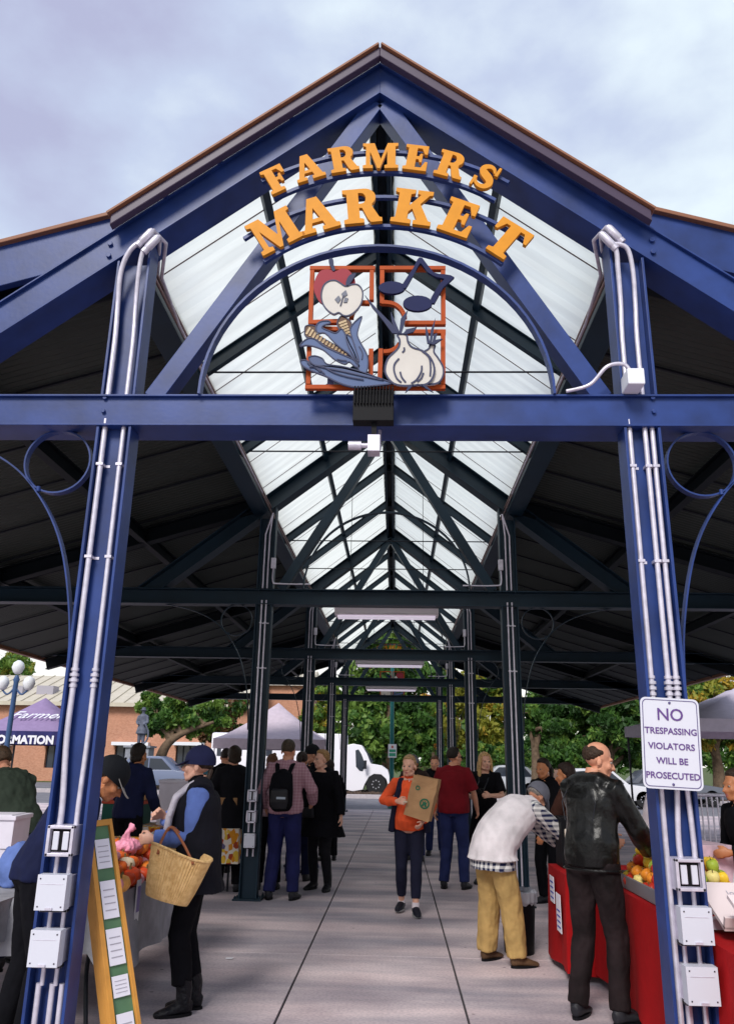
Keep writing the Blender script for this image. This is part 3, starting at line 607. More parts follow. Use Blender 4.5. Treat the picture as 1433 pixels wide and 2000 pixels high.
# ------------------------------------------------------------------ people
def remesh(mb, vox, smooth=2, wr=0, wsc=14, seed=0):
    me = bpy.data.meshes.new('tmp'); me.from_pydata([tuple(v) for v in mb.v], [], mb.f)
    b = bmesh.new(); b.from_mesh(me); bmesh.ops.recalc_face_normals(b, faces=b.faces); b.to_mesh(me); b.free()
    o = bpy.data.objects.new('tmp', me); COL.objects.link(o)
    m = o.modifiers.new('r', 'REMESH'); m.mode = 'VOXEL'; m.voxel_size = vox; m.use_smooth_shade = True
    if smooth: s = o.modifiers.new('s', 'SMOOTH'); s.factor = .5; s.iterations = smooth
    bpy.context.view_layer.update(); dg = bpy.context.evaluated_depsgraph_get()
    r = bpy.data.meshes.new_from_object(o.evaluated_get(dg)); bpy.data.objects.remove(o); bpy.data.meshes.remove(me)
    if wr:
        ns_ = [v.normal.copy() for v in r.vertices]; sv = V((seed*3.1, seed*1.7, seed))
        for v, n_ in zip(r.vertices, ns_):
            p = v.co*wsc; p.z *= .55
            q = noise.noise(p+sv)+.5*noise.noise(p*2.3+sv)
            v.co += n_*(q*wr)
    for p in r.polygons: p.use_smooth = True
    return r
def put(name, me, mats, root):
    me.name = name; me.materials.clear()
    for m in (mats if isinstance(mats, (list, tuple)) else [mats]): me.materials.append(m)
    o = bpy.data.objects.new(name, me); COL.objects.link(o)
    if root: o.parent = root
    return o
def cloth(name, col, **k): return mat(name, col, k.get('r', .85), nz=k.get('nz', .18), ns=k.get('ns', 7), bump=k.get('b', .25), bs=k.get('bs', 25), sheen=k.get('sh', 0), spec=k.get('sp', .2))
def skinm(i, c): return mat('skin_%s' % i, c, .5, nz=.06, ns=25, spec=.35)
def ik(Sh, T, a, b_, pole):
    Sh, T = V(Sh), V(T); d = T-Sh; l = d.length; mxl = (a+b_)*.998
    if l > mxl: T = Sh+d*(mxl/l); d = T-Sh; l = mxl
    n = d.normalized(); x = (a*a-b_*b_+l*l)/(2*l); h = sqrt(max(0, a*a-x*x)); p = V(pole); p = (p-n*p.dot(n)); p.normalize()
    return Sh+n*x+p*h, T
def person(label, x, y, head=0, H=1.72, skin=('a', (.52, .29, .20)), vox=.009, feet=((-.1, 0), (.1, .02)), lean=(0, 0), side=0, twist=0, LH=(-.24, .05, .80), RH=(.24, .05, .80), curl=(.5, .5),
           hy=0, hp=0, hr=0, fat=1, belly=0, top=None, pants=None, shoes=(.02,.02,.025), hair=None, hat=None, sunglass=False, cat='person', sc=0, detail=True, group='people at the market', footyaw=(12, -12), knee=(0, 1, 0), pole=((-.6, -.7, -.3), (.6, -.7, -.3)), lip=(.42, .14, .13), hipdrop=0, extra=None, hipoff=(0, 0)):
    """local frame: +y is the way the person faces, +x their right hand side"""
    s = H/1.75
    root = thing('person', label, cat, (x, y, 0), group, local=True, rz=radians(head))
    P0 = V((hipoff[0], hipoff[1], .955-hipdrop))*s
    # spine integration
    NP = 24; SP = [P0.copy()]; ANG = []; Ltor = .545*s
    for i in range(NP):
        t = (i+.5)/NP; a = radians(lean[0]+(lean[1]-lean[0])*t); b_ = radians(side)*t
        ANG.append((a, b_)); d = V((sin(b_), sin(a)*cos(b_), cos(a)*cos(b_))); SP.append(SP[-1]+d*(Ltor/NP))
    def frame(t):
        i = max(0, min(NP-1, int(t*NP))); a, b_ = ANG[i]; tw = radians(twist)*max(0, min(1, t))
        up = V((sin(b_), sin(a)*cos(b_), cos(a)*cos(b_))); X = V((cos(tw), sin(tw), 0)); X = (X-up*X.dot(up)).normalized(); F = up.cross(X)
        return up, X, F
    def tor(t, px=0, py=0):
        up, X, F = frame(t)
        if t < 0: c = P0+V((0, 0, 1))*(t*Ltor)
        elif t > 1: c = SP[-1]+up*((t-1)*Ltor)
        else: i = min(NP-1, int(t*NP)); c = SP[i].lerp(SP[i+1], t*NP-i)
        return c+X*px*s+F*py*s
    # head
    up, X, F = frame(1)
    ha = radians(hp); hyw = radians(hy); baset = radians(lean[1])*.35
    Rh = Matrix.Rotation(hyw, 3, 'Z')@Matrix.Rotation(-(ha), 3, 'X')@Matrix.Rotation(radians(hr), 3, 'Y')
    nb_ = tor(1.0); HC = nb_+up*.022*s+Rh@V((0, .018, .108))*s       # centre of the head
    def hd(a): return HC+Rh@(V(a)*s*1.04)
    hipL, hipR = P0+V((-.088, 0, -.035))*s, P0+V((.088, 0, -.035))*s
    legs = []
    for sx, hip, ft, fy in ((-1, hipL, feet[0], footyaw[0]), (1, hipR, feet[1], footyaw[1])):
        an = V((ft[0], ft[1]-.03, .085+(ft[2] if len(ft) > 2 else 0)))*s
        kn, an = ik(hip, an, .432*s, .414*s, knee); legs.append((hip, kn, an, fy))
    arms = []
    for i, (sx, T) in enumerate(((-1, LH), (1, RH))):
        sh_ = tor(.87, sx*.172*(.93+.07*fat)); T = V(T)*s; el, wr_ = ik(sh_, T, .285*s, .25*s, pole[i]); arms.append((sh_, el, wr_, sx))
    # ---- body
    b = MB(); G = 14
    TR = [(-.13, .10, .085, 0), (-.04, .155, .11, 0), (.06, .160, .112, -.005), (.2, .148, .105, 0), (.38, .130, .095, .005), (.55, .146, .108, .008), (.72, .162, .112, .005), (.85, .150, .095, 0), (.93, .105, .075, -.005), (1.0, .062, .058, -.008)]
    def torso(mb, off=0, t0=-.13, t1=1.0, fx=1, bel=belly, rows=None):
        ps, rs = [], []
        for t, rx, ry, yo in (rows or TR):
            if t < t0-1e-6 or t > t1+1e-6: continue
            bb_ = bel*math.exp(-((t-.28)/.22)**2)
            ps.append(tor(t, 0, yo+bb_*.55)); rs.append(((rx*fat*fx+off)*s, (ry*fat*fx+off+bb_*.6)*s))
        up0, X0, F0 = frame(.5); mb.tube(ps, rs, side=X0, n=G)
    torso(b); b.tube([tor(.88, -.13, -.02), tor(.97, -.05, -.02), tor(.97, .05, -.02), tor(.88, .13, -.02)], [.04*s, .05*s, .05*s, .04*s], n=10); b.tube([tor(.92), hd((0, -.02, -.06))], [(.060*s, .058*s), (.056*s, .058*s)], n=12)
    # head shape
    b.ell(hd((0, -.012, .035)), (.076*s, .094*s, .090*s), Rh, 18); b.ell(hd((0, .030, -.025)), (.062*s, .066*s, .080*s), Rh, 16); b.ell(hd((0, .066, -.088)), (.030*s, .028*s, .024*s), Rh, 10)
    b.tube([hd((-.058, .0, -.05)), hd((-.04, .045, -.085)), hd((0, .075, -.095)), hd((.04, .045, -.085)), hd((.058, .0, -.05))], [.018*s, .02*s, .018*s, .02*s, .018*s], n=8)
    b.tube([hd((0, .088, .012)), hd((0, .104, -.012)), hd((0, .117, -.030)), hd((0, .098, -.038))], [.009*s, .011*s, .014*s, .010*s], n=8)
    for q in (-1, 1):
        b.ell(hd((q*.013, .100, -.032)), .009*s, None, 8); b.ell(hd((q*.040, .066, -.025)), (.024*s, .022*s, .026*s), Rh, 8)
        b.tube([hd((q*.012, .088, .024)), hd((q*.045, .074, .026))], [.010*s, .009*s], n=8)
        b.ell(hd((q*.077, -.008, -.012)), (.011*s, .020*s, .031*s), Rh, 10)
    b.tube([hd((-.022, .086, -.062)), hd((0, .096, -.060)), hd((.022, .086, -.062))], [.006*s, .0095*s, .006*s], n=8); b.tube([hd((-.018, .086, -.071)), hd((0, .094, -.072)), hd((.018, .086, -.071))], [.006*s, .009*s, .006*s], n=8)
    for hip, kn, an, fy in legs:
        b.tube([hip+V((0,0,.05*s)), hip.lerp(kn, .35), kn, kn.lerp(an, .35), kn.lerp(an, .75), an], [.085*s, .078*s, .052*s, .055*s, .040*s, .036*s], n=12)
        R = Matrix.Rotation(radians(fy), 3, 'Z'); b.tube([an+R@V((0, -.03, -.035))*s, an+R@V((0, .06, -.045))*s, an+R@V((0, .13, -.055))*s], [(.028*s, .024*s), (.030*s, .020*s), (.024*s, .010*s)], side=R@V((1,0,0)), n=10)
        b.tube([an, an+V((0, .0, -.04))*s], [.034*s, .030*s], n=10)
    hands = []
    for i, (sh_, el, wr_, sx) in enumerate(arms):
        b.tube([tor(.86, sx*.10), sh_, sh_.lerp(el, .4), el, el.lerp(wr_, .3), wr_], [.05*s, .052*s, .044*s, .037*s, .038*s, .026*s], n=12)
        d = (wr_-el).normalized(); toward = V((-sx, .25, -.1)); pn = (toward-d*toward.dot(d)).normalized(); sd_ = d.cross(pn)          # pn: palm normal (to body); sd_: across the palm
        if sd_.dot(V((0, 1, .4))) < 0: sd_ = -sd_                                    # thumb side towards front / up
        cu = curl[i]
        pm = wr_+d*.085*s; b.tube([wr_-d*.01*s, wr_+d*.03*s, pm], [(.025*s, .018*s), (.036*s, .016*s), (.039*s, .013*s)], side=sd_, n=12)
        if detail:
            for j, (o_, L_) in enumerate(((.029, .070), (.010, .079), (-.010, .073), (-.029, .057))):
                p = pm-d*.01*s+sd_*o_*s; dd = d.copy(); ps = [p]; 
                for q, fr2 in enumerate((.45, .32, .25)):
                    Rq = Matrix.Rotation(0, 3, 'X'); an_ = cu*(.55+.45*q)+.08*j*cu
                    ax = d.cross(pn); dd = (Matrix.Rotation(an_ if q else an_*.9, 3, ax)@dd).normalized(); p = p+dd*(L_*fr2*1.05)*s+sd_*o_*.08*s; ps.append(p)
                b.tube(ps, [.0095*s, .009*s, .0085*s, .0065*s], n=8)
            p = wr_+d*.025*s+sd_*.026*s; td = (d*.75+sd_*.65+pn*.3).normalized(); td2 = (d*.9+sd_*.1+pn*(.3+.5*cu)).normalized()
            b.tube([p, p+td*.04*s, p+td*.04*s+td2*.032*s, p+td*.04*s+td2*.055*s], [.013*s, .012*s, .010*s, .007*s], n=8)
        hands.append((wr_, d, pn, sd_))
    me = remesh(b, vox, 2)
    o = put('body', me, [skinm(*skin), mat('lips_%s' % skin[0], lip, .45)], root)
    mc = hd((0, .098, -.066))
    for p in me.polygons:
        q = Rh.transposed()@(p.center-mc)
        if (q.x/.024)**2+(q.y/.02)**2+(q.z/.010)**2 < s*s: p.material_index = 1
    # eyes and brows
    if not sunglass:
        for q in (-1, 1):
            e2 = MB(); c0 = hd((q*.031, .0795, .004)); e2.ell(c0, (.0135*s, .010*s, .0085*s), Rh, 10, k=0); e2.ell(hd((q*.031, .0865, .004)), (.006*s, .0045*s, .006*s), Rh, 8, k=1)
            e2.obj('eye', [mat('eye_white', (.30, .26, .24), .35), mat('eye_dark', (.03, .02, .015), .2)], root, smooth=True)
    else:
        e2 = MB()
        for q in (-1, 1): e2.ell(hd((q*.034, .092, .002)), (.028*s, .008*s, .018*s), Rh, 12); e2.tube([hd((q*.062, .088, .006)), hd((q*.080, .03, .006)), hd((q*.080, -.01, .0))], .003*s, n=6)
        e2.tube([hd((-.012, .10, .008)), hd((.012, .10, .008))], .003*s, n=6); e2.obj('sunglasses', mat('dark_lens', (.01, .01, .012), .12), root, smooth=True)
    # ---- hair
    if hair:
        hc = mat('hair_%02x%02x%02x' % tuple(int(255*q) for q in hair[1]), hair[1], .5, nz=.35, ns=60, bump=.5, bs=90)
        h = MB(); n = 30; kind = hair[0]; vs = []; rows_ = 18
        for i in range(rows_+1):
            th = pi*i/rows_
            for j in range(n):
                ph = 2*pi*j/n; d = V((sin(th)*cos(ph), sin(th)*sin(ph), cos(th)))
                zb_ = {'short': -.62, 'bald': -.60, 'bob': -.95, 'long': -.95, 'bun': -.60, 'pony': -.62, 'crop': -.60}[kind]
                cp = [(-1, zb_), (-.3, zb_+.08), (-.02, -.42 if kind not in ('bob', 'long') else -.9), (.12, -.10 if kind not in ('bob', 'long') else -.35), (.32, .30), (.62, .56), (1.0, .60)]
                zm = .6
                for (ya, za), (yb_, zb2) in zip(cp, cp[1:]):
                    if ya <= d.y <= yb_: zm = za+(zb2-za)*(d.y-ya)/(yb_-ya)
                face = d.z < zm
                if kind == 'bald': face = face or d.z > .44+.22*noise.noise(d*3) or d.y > .34 or d.z < -.05-.6*max(0, -d.y)-.1
                r = {'short': 1.09, 'crop': 1.055, 'bald': 1.04, 'bob': 1.14, 'long': 1.12, 'bun': 1.07, 'pony': 1.075}[kind]
                if face: r = .80
                vs.append(hd(V((d.x*.078, d.y*.098-.012, d.z*.094+.035))*(r+.018*noise.noise(d*4+V((sc, 0, 0))))))
        h.add(vs, [(i*n+j, (i+1)*n+j, (i+1)*n+(j+1) % n, i*n+(j+1) % n) for i in range(rows_) for j in range(n)])
        if kind == 'long':
            for q in (-1, 1):
                h.tube([hd((q*.05, .02, .10)), hd((q*.080, .012, .02)), hd((q*.088, .005, -.08)), hd((q*.092, .02, -.18)), hd((q*.088, .035, -.25))], [(.022*s, .03*s), (.022*s, .035*s), (.024*s, .04*s), (.024*s, .035*s), (.01*s, .015*s)], n=10)
                h.tube([hd((q*.04, -.07, .0)), hd((q*.055, -.07, -.12)), hd((q*.05, -.06, -.24))], [.05*s, .045*s, .02*s], n=10)
        if kind == 'bun': h.ell(hd((0, -.10, .09)), (.045*s, .04*s, .042*s), Rh, 10); h.ell(hd((.02, -.09, .115)), (.03*s, .03*s, .03*s), Rh, 8)
        if kind == 'pony': h.ell(hd((0, -.105, .06)), .026*s, Rh, 8); h.tube([hd((0, -.12, .05)), hd((0, -.155, -.02)), hd((0, -.145, -.12)), hd((0, -.135, -.19))], [.022*s, .034*s, .03*s, .008*s], n=10)
        if kind == 'bob': h.tube([hd((-.07, -.03, -.03)), hd((0, -.085, -.05)), hd((.07, -.03, -.03))], [.035*s, .045*s, .035*s], n=10)
        put('hair', remesh(h, vox*1.0, 1, .002, 60), hc, root)
    if hat:
        hm = cloth('hat_%02x%02x%02x' % tuple(int(255*q) for q in hat[1]), hat[1]); h = MB(); vs = []; n = 24
        for i in range(9):
            th = pi/2*1.12*i/8
            for j in range(n): ph = 2*pi*j/n; d = V((sin(th)*cos(ph), sin(th)*sin(ph), cos(th))); k_ = 1.17 if hat[0] != 'beanie' else 1.14; vs.append(hd(V((d.x*.078*k_, d.y*.098*k_-.012, d.z*.100*k_+.030))))
        h.add(vs, [(i*n+j, (i+1)*n+j, (i+1)*n+(j+1) % n, i*n+(j+1) % n) for i in range(8) for j in range(n)]+[tuple(8*n+j for j in range(n))])
        h.ell(hd((0, -.012, .150)), .008*s, None, 8)
        h.obj('cap', hm, root, smooth=80)
        h = MB(); n = 14; top_, bot_ = [], []
        for i in range(n+1):
            a = pi*i/n; rr_ = 1.0; xx, yy = cos(a)*.080, .045+sin(a)*.125; zz = .030-.045*sin(a)-.02*abs(cos(a))*sin(a)
            top_.append(hd((xx, yy, zz+.016))); bot_.append(hd((xx, yy, zz+.010)))
        ce = [hd((-.07, .02, .042)), hd((.07, .02, .042))]
        vs = top_+bot_; m = n+1
        h.add(vs, [(i, i+1, m+i+1, m+i) for i in range(n)]); h.add(top_, [tuple(range(m))]); h.add(bot_, [tuple(range(m))[::-1]])
        h.obj('cap_brim', hm if len(hat) < 3 else cloth('brim_%02x' % int(hat[2][0]*255), hat[2]), root)
    # ---- trousers
    def legcloth(mb, off, frac=1.0, rel=(.098, .085, .066, .064, .056, .054)):
        for hip, kn, an, fy in legs:
            ps = [hip+V((0,0,.05*s)), hip.lerp(kn, .4), kn, kn.lerp(an, .35), kn.lerp(an, .75), an+V((0,0,.0))]; rs = [(r+off)*s for r in rel]
            if frac < 1: ps = ps[:-1]+[kn.lerp(an, frac)]
            mb.tube(ps, rs, n=14)
    if pants:
        m = MB(); off = pants.get('off', .0); legcloth(m, off, pants.get('frac', 1), pants.get('rel', (.098, .085, .066, .064, .058, .056)))
        torso(m, .012, -.13, .2, 1, bel=0)
        put('trousers', remesh(m, max(vox, .010), 2, pants.get('wr', .006), pants.get('ws', 16), sc+3), pants['m'], root)
    # ---- shoes
    for hip, kn, an, fy in legs:
        R = Matrix.Rotation(radians(fy), 3, 'Z'); m = MB(); A = V((an.x, an.y, an.z))
        m.tube([A+R@V((0, -.062, -.035))*s, A+R@V((0, -.03, -.03))*s, A+R@V((0, .04, -.035))*s, A+R@V((0, .12, -.055))*s, A+R@V((0, .185, -.066))*s, A+R@V((0, .20, -.07))*s], [(.025*s, .035*s), (.042*s, .045*s), (.047*s, .042*s), (.048*s, .028*s), (.034*s, .018*s), (.015*s, .010*s)], side=R@V((1,0,0)), n=14)
        if isinstance(shoes, dict) and shoes.get('boot'): m.tube([A+V((0,0,-.04))*s, A+V((0,0,.08))*s, A.lerp(kn, .6)], [.052*s, .056*s, .066*s], n=14)
        else: m.tube([A+V((0, -.01, -.03))*s, A+V((0, -.01, .015))*s], [.045*s, .045*s], n=12)
        for v in m.v: v.z = max(v.z, (an.z-.085*s)+.004)
        sm = shoes['m'] if isinstance(shoes, dict) else cloth('shoe_%02x%02x%02x' % tuple(int(255*q) for q in shoes), shoes, r=.5)
        put('shoe', remesh(m, max(vox, .009), 1), sm, root)
        so_ = MB(); pts = [A+R@V((cos(a)*.047, .062+sin(a)*.128, 0))*s for a in [2*pi*i/16 for i in range(16)]]; z0 = an.z-.085*s
        so_.add([V((p.x, p.y, z0)) for p in pts]+[V((p.x, p.y, z0+.018*s)) for p in pts], [tuple(range(16))[::-1], tuple(range(16, 32))]+[(i, (i+1) % 16, 16+(i+1) % 16, 16+i) for i in range(16)])
        so_.obj('sole', shoes.get('sole', BLACK) if isinstance(shoes, dict) else BLACK, root)
    # ---- upper garments
    for gi, gmt in enumerate(top or []):
        m = MB(); off = gmt.get('off', .016); t1 = gmt.get('t1', .97); t0 = gmt.get('t0', -.1)
        if gmt.get('torso', True):
            rows = [r for r in TR if t0 <= r[0] <= t1]
            fl_ = gmt.get('flare', 0); rr2 = []
            hemz = gmt.get('hem')            # absolute height of the hem (m, at H=1.75) for coats and dresses
            ps, rs = [], []
            if hemz is not None:
                nst = 6
                for i in range(nst): u = i/nst; z = hemz+(P0.z/s-.05-hemz)*u; ps.append(V((P0.x, P0.y-.01*s, z*s))); rs.append(((.168*fat+off+fl_*(1-u))*s, (.118*fat+off+fl_*.8*(1-u))*s))
            for t, rx, ry, yo in rows:
                if t < t0: continue
                if hemz is not None and t < .06: continue
                bb_ = belly*math.exp(-((t-.28)/.22)**2); wst = gmt.get('loose', 0)*math.exp(-((t-.33)/.2)**2); lo = gmt.get('low', 0)*max(0, 1-(t+.1)/.3)
                ps.append(tor(t, 0, yo+bb_*.55)); rs.append(((rx*fat+off+wst+lo)*s, (ry*fat+off+bb_*.6+wst+lo)*s))
            up0, X0, F0 = frame(.5); m.tube(ps, rs, side=X0, n=18)
            if t1 > .9: m.tube([tor(.87, -.14, -.02), tor(.945, -.07, -.02), tor(.945, .07, -.02), tor(.87, .14, -.02)], [(.045+off)*s, (.042+off)*s, (.042+off)*s, (.045+off)*s], n=12)
        sl_ = gmt.get('sleeve', 1.0)
        if sl_ > 0:
            so2 = gmt.get('soff', .014)
            for (sh_, el, wr_, sx) in arms:
                ps = [tor(.85, sx*.08), sh_, sh_.lerp(el, .45), el]; rs = [.060+so2, .058+so2, .050+so2, .043+so2]
                if sl_ > .5: q = (sl_-.5)*2; ps += [el.lerp(wr_, .4*q), el.lerp(wr_, q*.97)]; rs += [.044+so2, .034+so2*.9]
                else: ps[-1] = sh_.lerp(el, sl_*2*.97); ps[-2] = sh_.lerp(el, sl_); rs[-1] = rs[-2] = .056+so2
                m.tube(ps, [r*s for r in rs], n=14)
        else:
            for (sh_, el, wr_, sx) in arms: m.tube([tor(.86, sx*.06), tor(.88, sx*.150)], [(.062+off)*s, (.056+off)*s], n=12)
        if gmt.get('collar'): m.tube([tor(.93, 0, -.01), tor(1.03, 0, -.008)], [(.090*s, .082*s), (.072*s, .068*s)], side=(1,0,0), n=14)
        if gmt.get('hood'): m.tube([tor(.93, -.09, -.07), tor(.98, 0, -.10), tor(.93, .09, -.07)], [.03*s, .045*s, .03*s], n=10)
        put(gmt.get('name', 'shirt'), remesh(m, max(vox, .010), 3, gmt.get('wr', .006), gmt.get('ws', 14), sc+gi), gmt['m'], root)
    info = dict(root=root, s=s, tor=tor, hd=hd, hands=hands, arms=arms, legs=legs, P0=P0, Rh=Rh, frame=frame)
    if extra: extra(info)
    return info
def toworld(info, p):
    r = info['root']; return Matrix.Translation(r.location)@Matrix.Rotation(r.rotation_euler.z, 4, 'Z')@V(p)
def plaidm(name, c1, c2, sc):
    m = mat(name, c1, .85); t = m.node_tree; b = t.nodes['Principled BSDF']; tc = t.nodes.new('ShaderNodeTexCoord')
    w_ = []
    for d in ('X', 'Z'):
        q = t.nodes.new('ShaderNodeTexWave'); q.bands_direction = d; q.inputs['Scale'].default_value = sc; q.inputs['Distortion'].default_value = 1.2; q.inputs['Detail'].default_value = 1; q.inputs['Detail Scale'].default_value = .6; t.links.new(tc.outputs['Object'], q.inputs['Vector'])
        rr = t.nodes.new('ShaderNodeValToRGB'); rr.color_ramp.elements[0].position = .42; rr.color_ramp.elements[1].position = .55; t.links.new(q.outputs['Fac'], rr.inputs[0]); w_.append(rr)
    a = t.nodes.new('ShaderNodeMath'); a.operation = 'ADD'; t.links.new(w_[0].outputs[0], a.inputs[0]); t.links.new(w_[1].outputs[0], a.inputs[1])
    h = t.nodes.new('ShaderNodeMath'); h.operation = 'MULTIPLY'; h.inputs[1].default_value = .5; t.links.new(a.outputs[0], h.inputs[0])
    mx = t.nodes.new('ShaderNodeMix'); mx.data_type = 'RGBA'; t.links.new(h.outputs[0], mx.inputs[0]); mx.inputs[6].default_value = (*c1, 1); mx.inputs[7].default_value = (*c2, 1); t.links.new(mx.outputs[2], b.inputs['Base Color']); return m
SK1, SK2, SK3 = ('light', (.58, .27, .17)), ('tan', (.46, .18, .08)), ('pale', (.66, .36, .26))
BLK = cloth('black_cloth', (.004, .004, .006), sp=.1); NAVY = cloth('navy_cloth', (.006, .009, .040)); JEAN = cloth('jeans', (.015, .022, .085)); KHA = cloth('khaki', (.42, .27, .10)); BVEST = cloth('beige_fleece', (.72, .66, .68))
LEATH = mat('black_leather', (.005, .005, .005), .33, nz=.3, spec=.28, ns=12, bump=.5, bs=14)
def build_people():
    # woman with cap and basket, facing left
    blues = cloth('blue_sleeve', (.12, .19, .50)); vestm = cloth('vest_black', (.006, .006, .011)); lining = cloth('fleece_grey', (.52, .48, .54), b=.6)
    def ex(i):
        t_, r = i['tor'], i['root']
        for q in (-1, 1):
            m = MB(); ps = [t_(1.06, q*.055, -.04), t_(.99, q*.085, .05), t_(.84, q*.10, .16), t_(.6, q*.11, .20), t_(.25, q*.12, .225), t_(-.15, q*.13, .23)]; m.tube(cat_rom(ps, 3), [(.022, .012)]*16, side=(1,0,0), n=10) if False else m.tube(ps, [(.02, .03), (.044, .030), (.062, .028), (.056, .026), (.040, .024), (.026, .018)], side=(1,0,0), n=10)
            put('fleece_lining', remesh(m, .008, 1, .002, 40), lining, r)
        m = MB(); h = i['hd']; ps = [h((-.02, -.10, -.03)), h((-.05, -.085, -.11)), t_(.95, -.08, .02), t_(.85, -.09, .09), t_(.7, -.09, .145)]
        ps = cat_rom(ps, 4)
        for j, p in enumerate(ps): m.ell(p, .019-.0004*j, n=8)
        m.tube(ps, .014, n=8); put('braid', remesh(m, .006, 1), mat('hair_braid', (.035, .020, .014), .5), r)
        m = MB(); m.tube([t_(.90, 0, .01), t_(1.0, 0, .01), t_(1.12, 0, .015)], [(.085, .08), (.070, .066), (.064, .062)], n=16); put('turtleneck', remesh(m, .008, 1, .003, 30), BLK, r)
    a = person('woman in navy cap and black fleece-lined vest carrying a straw basket on her arm', -1.24, 5.95, head=103, H=1.66, skin=SK3, vox=.0065, feet=((-.07, .04), (.08, -.03)), lean=(1, 2), LH=(-.12, .30, 1.13), RH=(.06, .25, 1.27), curl=(1.0, 1.3), hy=-16, hp=-2, pole=((-.1, -.9, -.5), (.4, -.6, -.6)),
        top=[dict(name='sleeves', m=blues, off=.008, sleeve=1, soff=.026, wr=.009, ws=12), dict(name='vest', m=vestm, off=.048, sleeve=0, t0=-.1, hem=.78, flare=.05, loose=.035, wr=.006)],
        pants=dict(m=BLK, off=.012, wr=.006, frac=.45), shoes=dict(m=mat('boot_black', (.007, .007, .010), .45, bump=.8, bs=30), boot=True), hair=('short', (.03, .018, .012)), hat=('cap', (.012, .014, .05)), sc=1, extra=ex, fat=1.14)
    # straw basket on her forearm
    wr_, d, pn, sd_ = a['hands'][0]; el = a['arms'][0][1]
    bk = toworld(a, el.lerp(wr_, .55)); C = V((-1.33, 5.62, .73))
    root = thing('straw_basket', 'golden woven straw basket with leather handles hanging from the capped woman\'s arm', 'basket', C)
    straw = mat('straw', (.60, .36, .14), .7, col2=(.80, .54, .25), ns=30, bump=.4, bs=80)
    Rb = Matrix.Rotation(radians(14), 3, 'Y')@Matrix.Rotation(radians(-4), 3, 'X')
    m = MB(); n = 120; prof = [(.118, -.01), (.124, .0), (.142, .07), (.155, .14), (.168, .22), (.176, .27), (.180, .285), (.172, .287), (.165, .27), (.12, .02), (.09, .012)]
    vs = []
    for r, z in prof:
        for j in range(n): aa = 2*pi*j/n; q = r*(1+(.045 if j % 2 else 0)); zz = z+(.012*sin(aa*2) if z > .2 else 0); vs.append(C+Rb@V((q*cos(aa)*1.12, q*sin(aa)*.82, zz)))
    m.add(vs, [(i*n+j, i*n+(j+1) % n, (i+1)*n+(j+1) % n, (i+1)*n+j) for i in range(len(prof)-1) for j in range(n)]+[tuple(range(n))[::-1], tuple((len(prof)-1)*n+j for j in range(n))])
    m.obj('basket_body', straw, root, smooth=25)
    m = MB()
    for q in range(44): aa = 2*pi*q/44; aa2 = 2*pi*(q+1)/44; m.tube([C+Rb@V((.183*1.12*cos(aa), .183*.82*sin(aa), .285+.012*sin(aa*2))), C+Rb@V((.183*1.12*cos(aa2), .183*.82*sin(aa2), .285+.012*sin(aa2*2)))], .009, n=6)
    m.obj('rim', straw, root, smooth=True)
    lea = mat('handle_leather', (.32, .11, .05), .5)
    for q in (-1, 1):
        p0, p1 = C+Rb@V((-.12, q*.13, .25)), C+Rb@V((.12, q*.13, .25)); top_ = bk+V((.02, -.055+q*.015, .06))
        m = MB(); m.tube(cat_rom([p0, p0.lerp(top_, .5)+V((-.02, 0, 0)), top_+V((-.02, 0, 0)), top_+V((.02, 0, 0)), p1.lerp(top_, .5)+V((.02, 0, 0)), p1], 5), .009, n=8); m.obj('handle', lea, root, smooth=True)
    # backpack man
    mauve = plaidm('mauve_check', (.30, .15, .19), (.40, .24, .28), 9)
    a = person('man seen from behind in mauve shirt with black backpack and navy trousers', -1.22, 10.45, head=-6, H=1.83, skin=SK1, vox=.009, feet=((-.14, 0), (.13, .03)), LH=(-.27, .12, .98), RH=(.27, .26, 1.05), hy=-8, hp=8, fat=1.2, top=[dict(m=mauve, off=.022, loose=.02, collar=True, soff=.026, wr=.009)], pants=dict(m=cloth('navy_trouser', (.010, .012, .065)), off=.016, wr=.008), hair=('crop', (.05, .035, .022)), sc=2)
    r = a['root']; T = a['tor']
    bp = thing('backpack', 'black backpack on the back of the man in the mauve shirt', 'backpack', tuple(r.location)); bp.rotation_euler = r.rotation_euler; OFF[bp.name] = V((0,0,0))
    m = MB(); m.tube([T(.02, 0, -.20), T(.12, 0, -.22), T(.5, 0, -.235), T(.75, 0, -.20), T(.84, 0, -.17)], [(.10, .05), (.145, .085), (.150, .095), (.125, .07), (.05, .03)], side=(1,0,0), n=16); put('pack_body', remesh(m, .01, 2, .004, 14), BLK, bp)
    m = MB(); m.tube([T(.06, 0, -.29), T(.2, 0, -.31), T(.42, 0, -.315), T(.48, 0, -.29)], [(.09, .02), (.11, .035), (.105, .03), (.08, .012)], side=(1,0,0), n=14); put('front_pocket', remesh(m, .009, 2), cloth('black_nylon', (.016, .016, .02), r=.4), bp)
    m = MB(); p = T(.28, .03, -.352); m.box(p, (.11, .004, .026)); m.obj('pack_label', mat('label_grey', (.33, .38, .45), .4), bp, off=(0,0,0))
    for q in (-1, 1):
        m = MB(); m.tube(cat_rom([T(.78, q*.07, -.17), T(.97, q*.09, -.07), T(.97, q*.10, .04), T(.8, q*.12, .13), T(.45, q*.16, .10), T(.2, q*.17, -.08)], 4), (.03, .008), n=8) if False else m.tube([T(.78, q*.07, -.16), T(.93, q*.09, -.11), T(1.0, q*.10, -.03), T(.96, q*.11, .07), T(.8, q*.125, .135), T(.5, q*.16, .12), T(.2, q*.175, -.06)], [(.028, .010)]*7, side=(1,0,0), n=8); m.obj('strap', BLK, bp, smooth=True, off=(0,0,0))
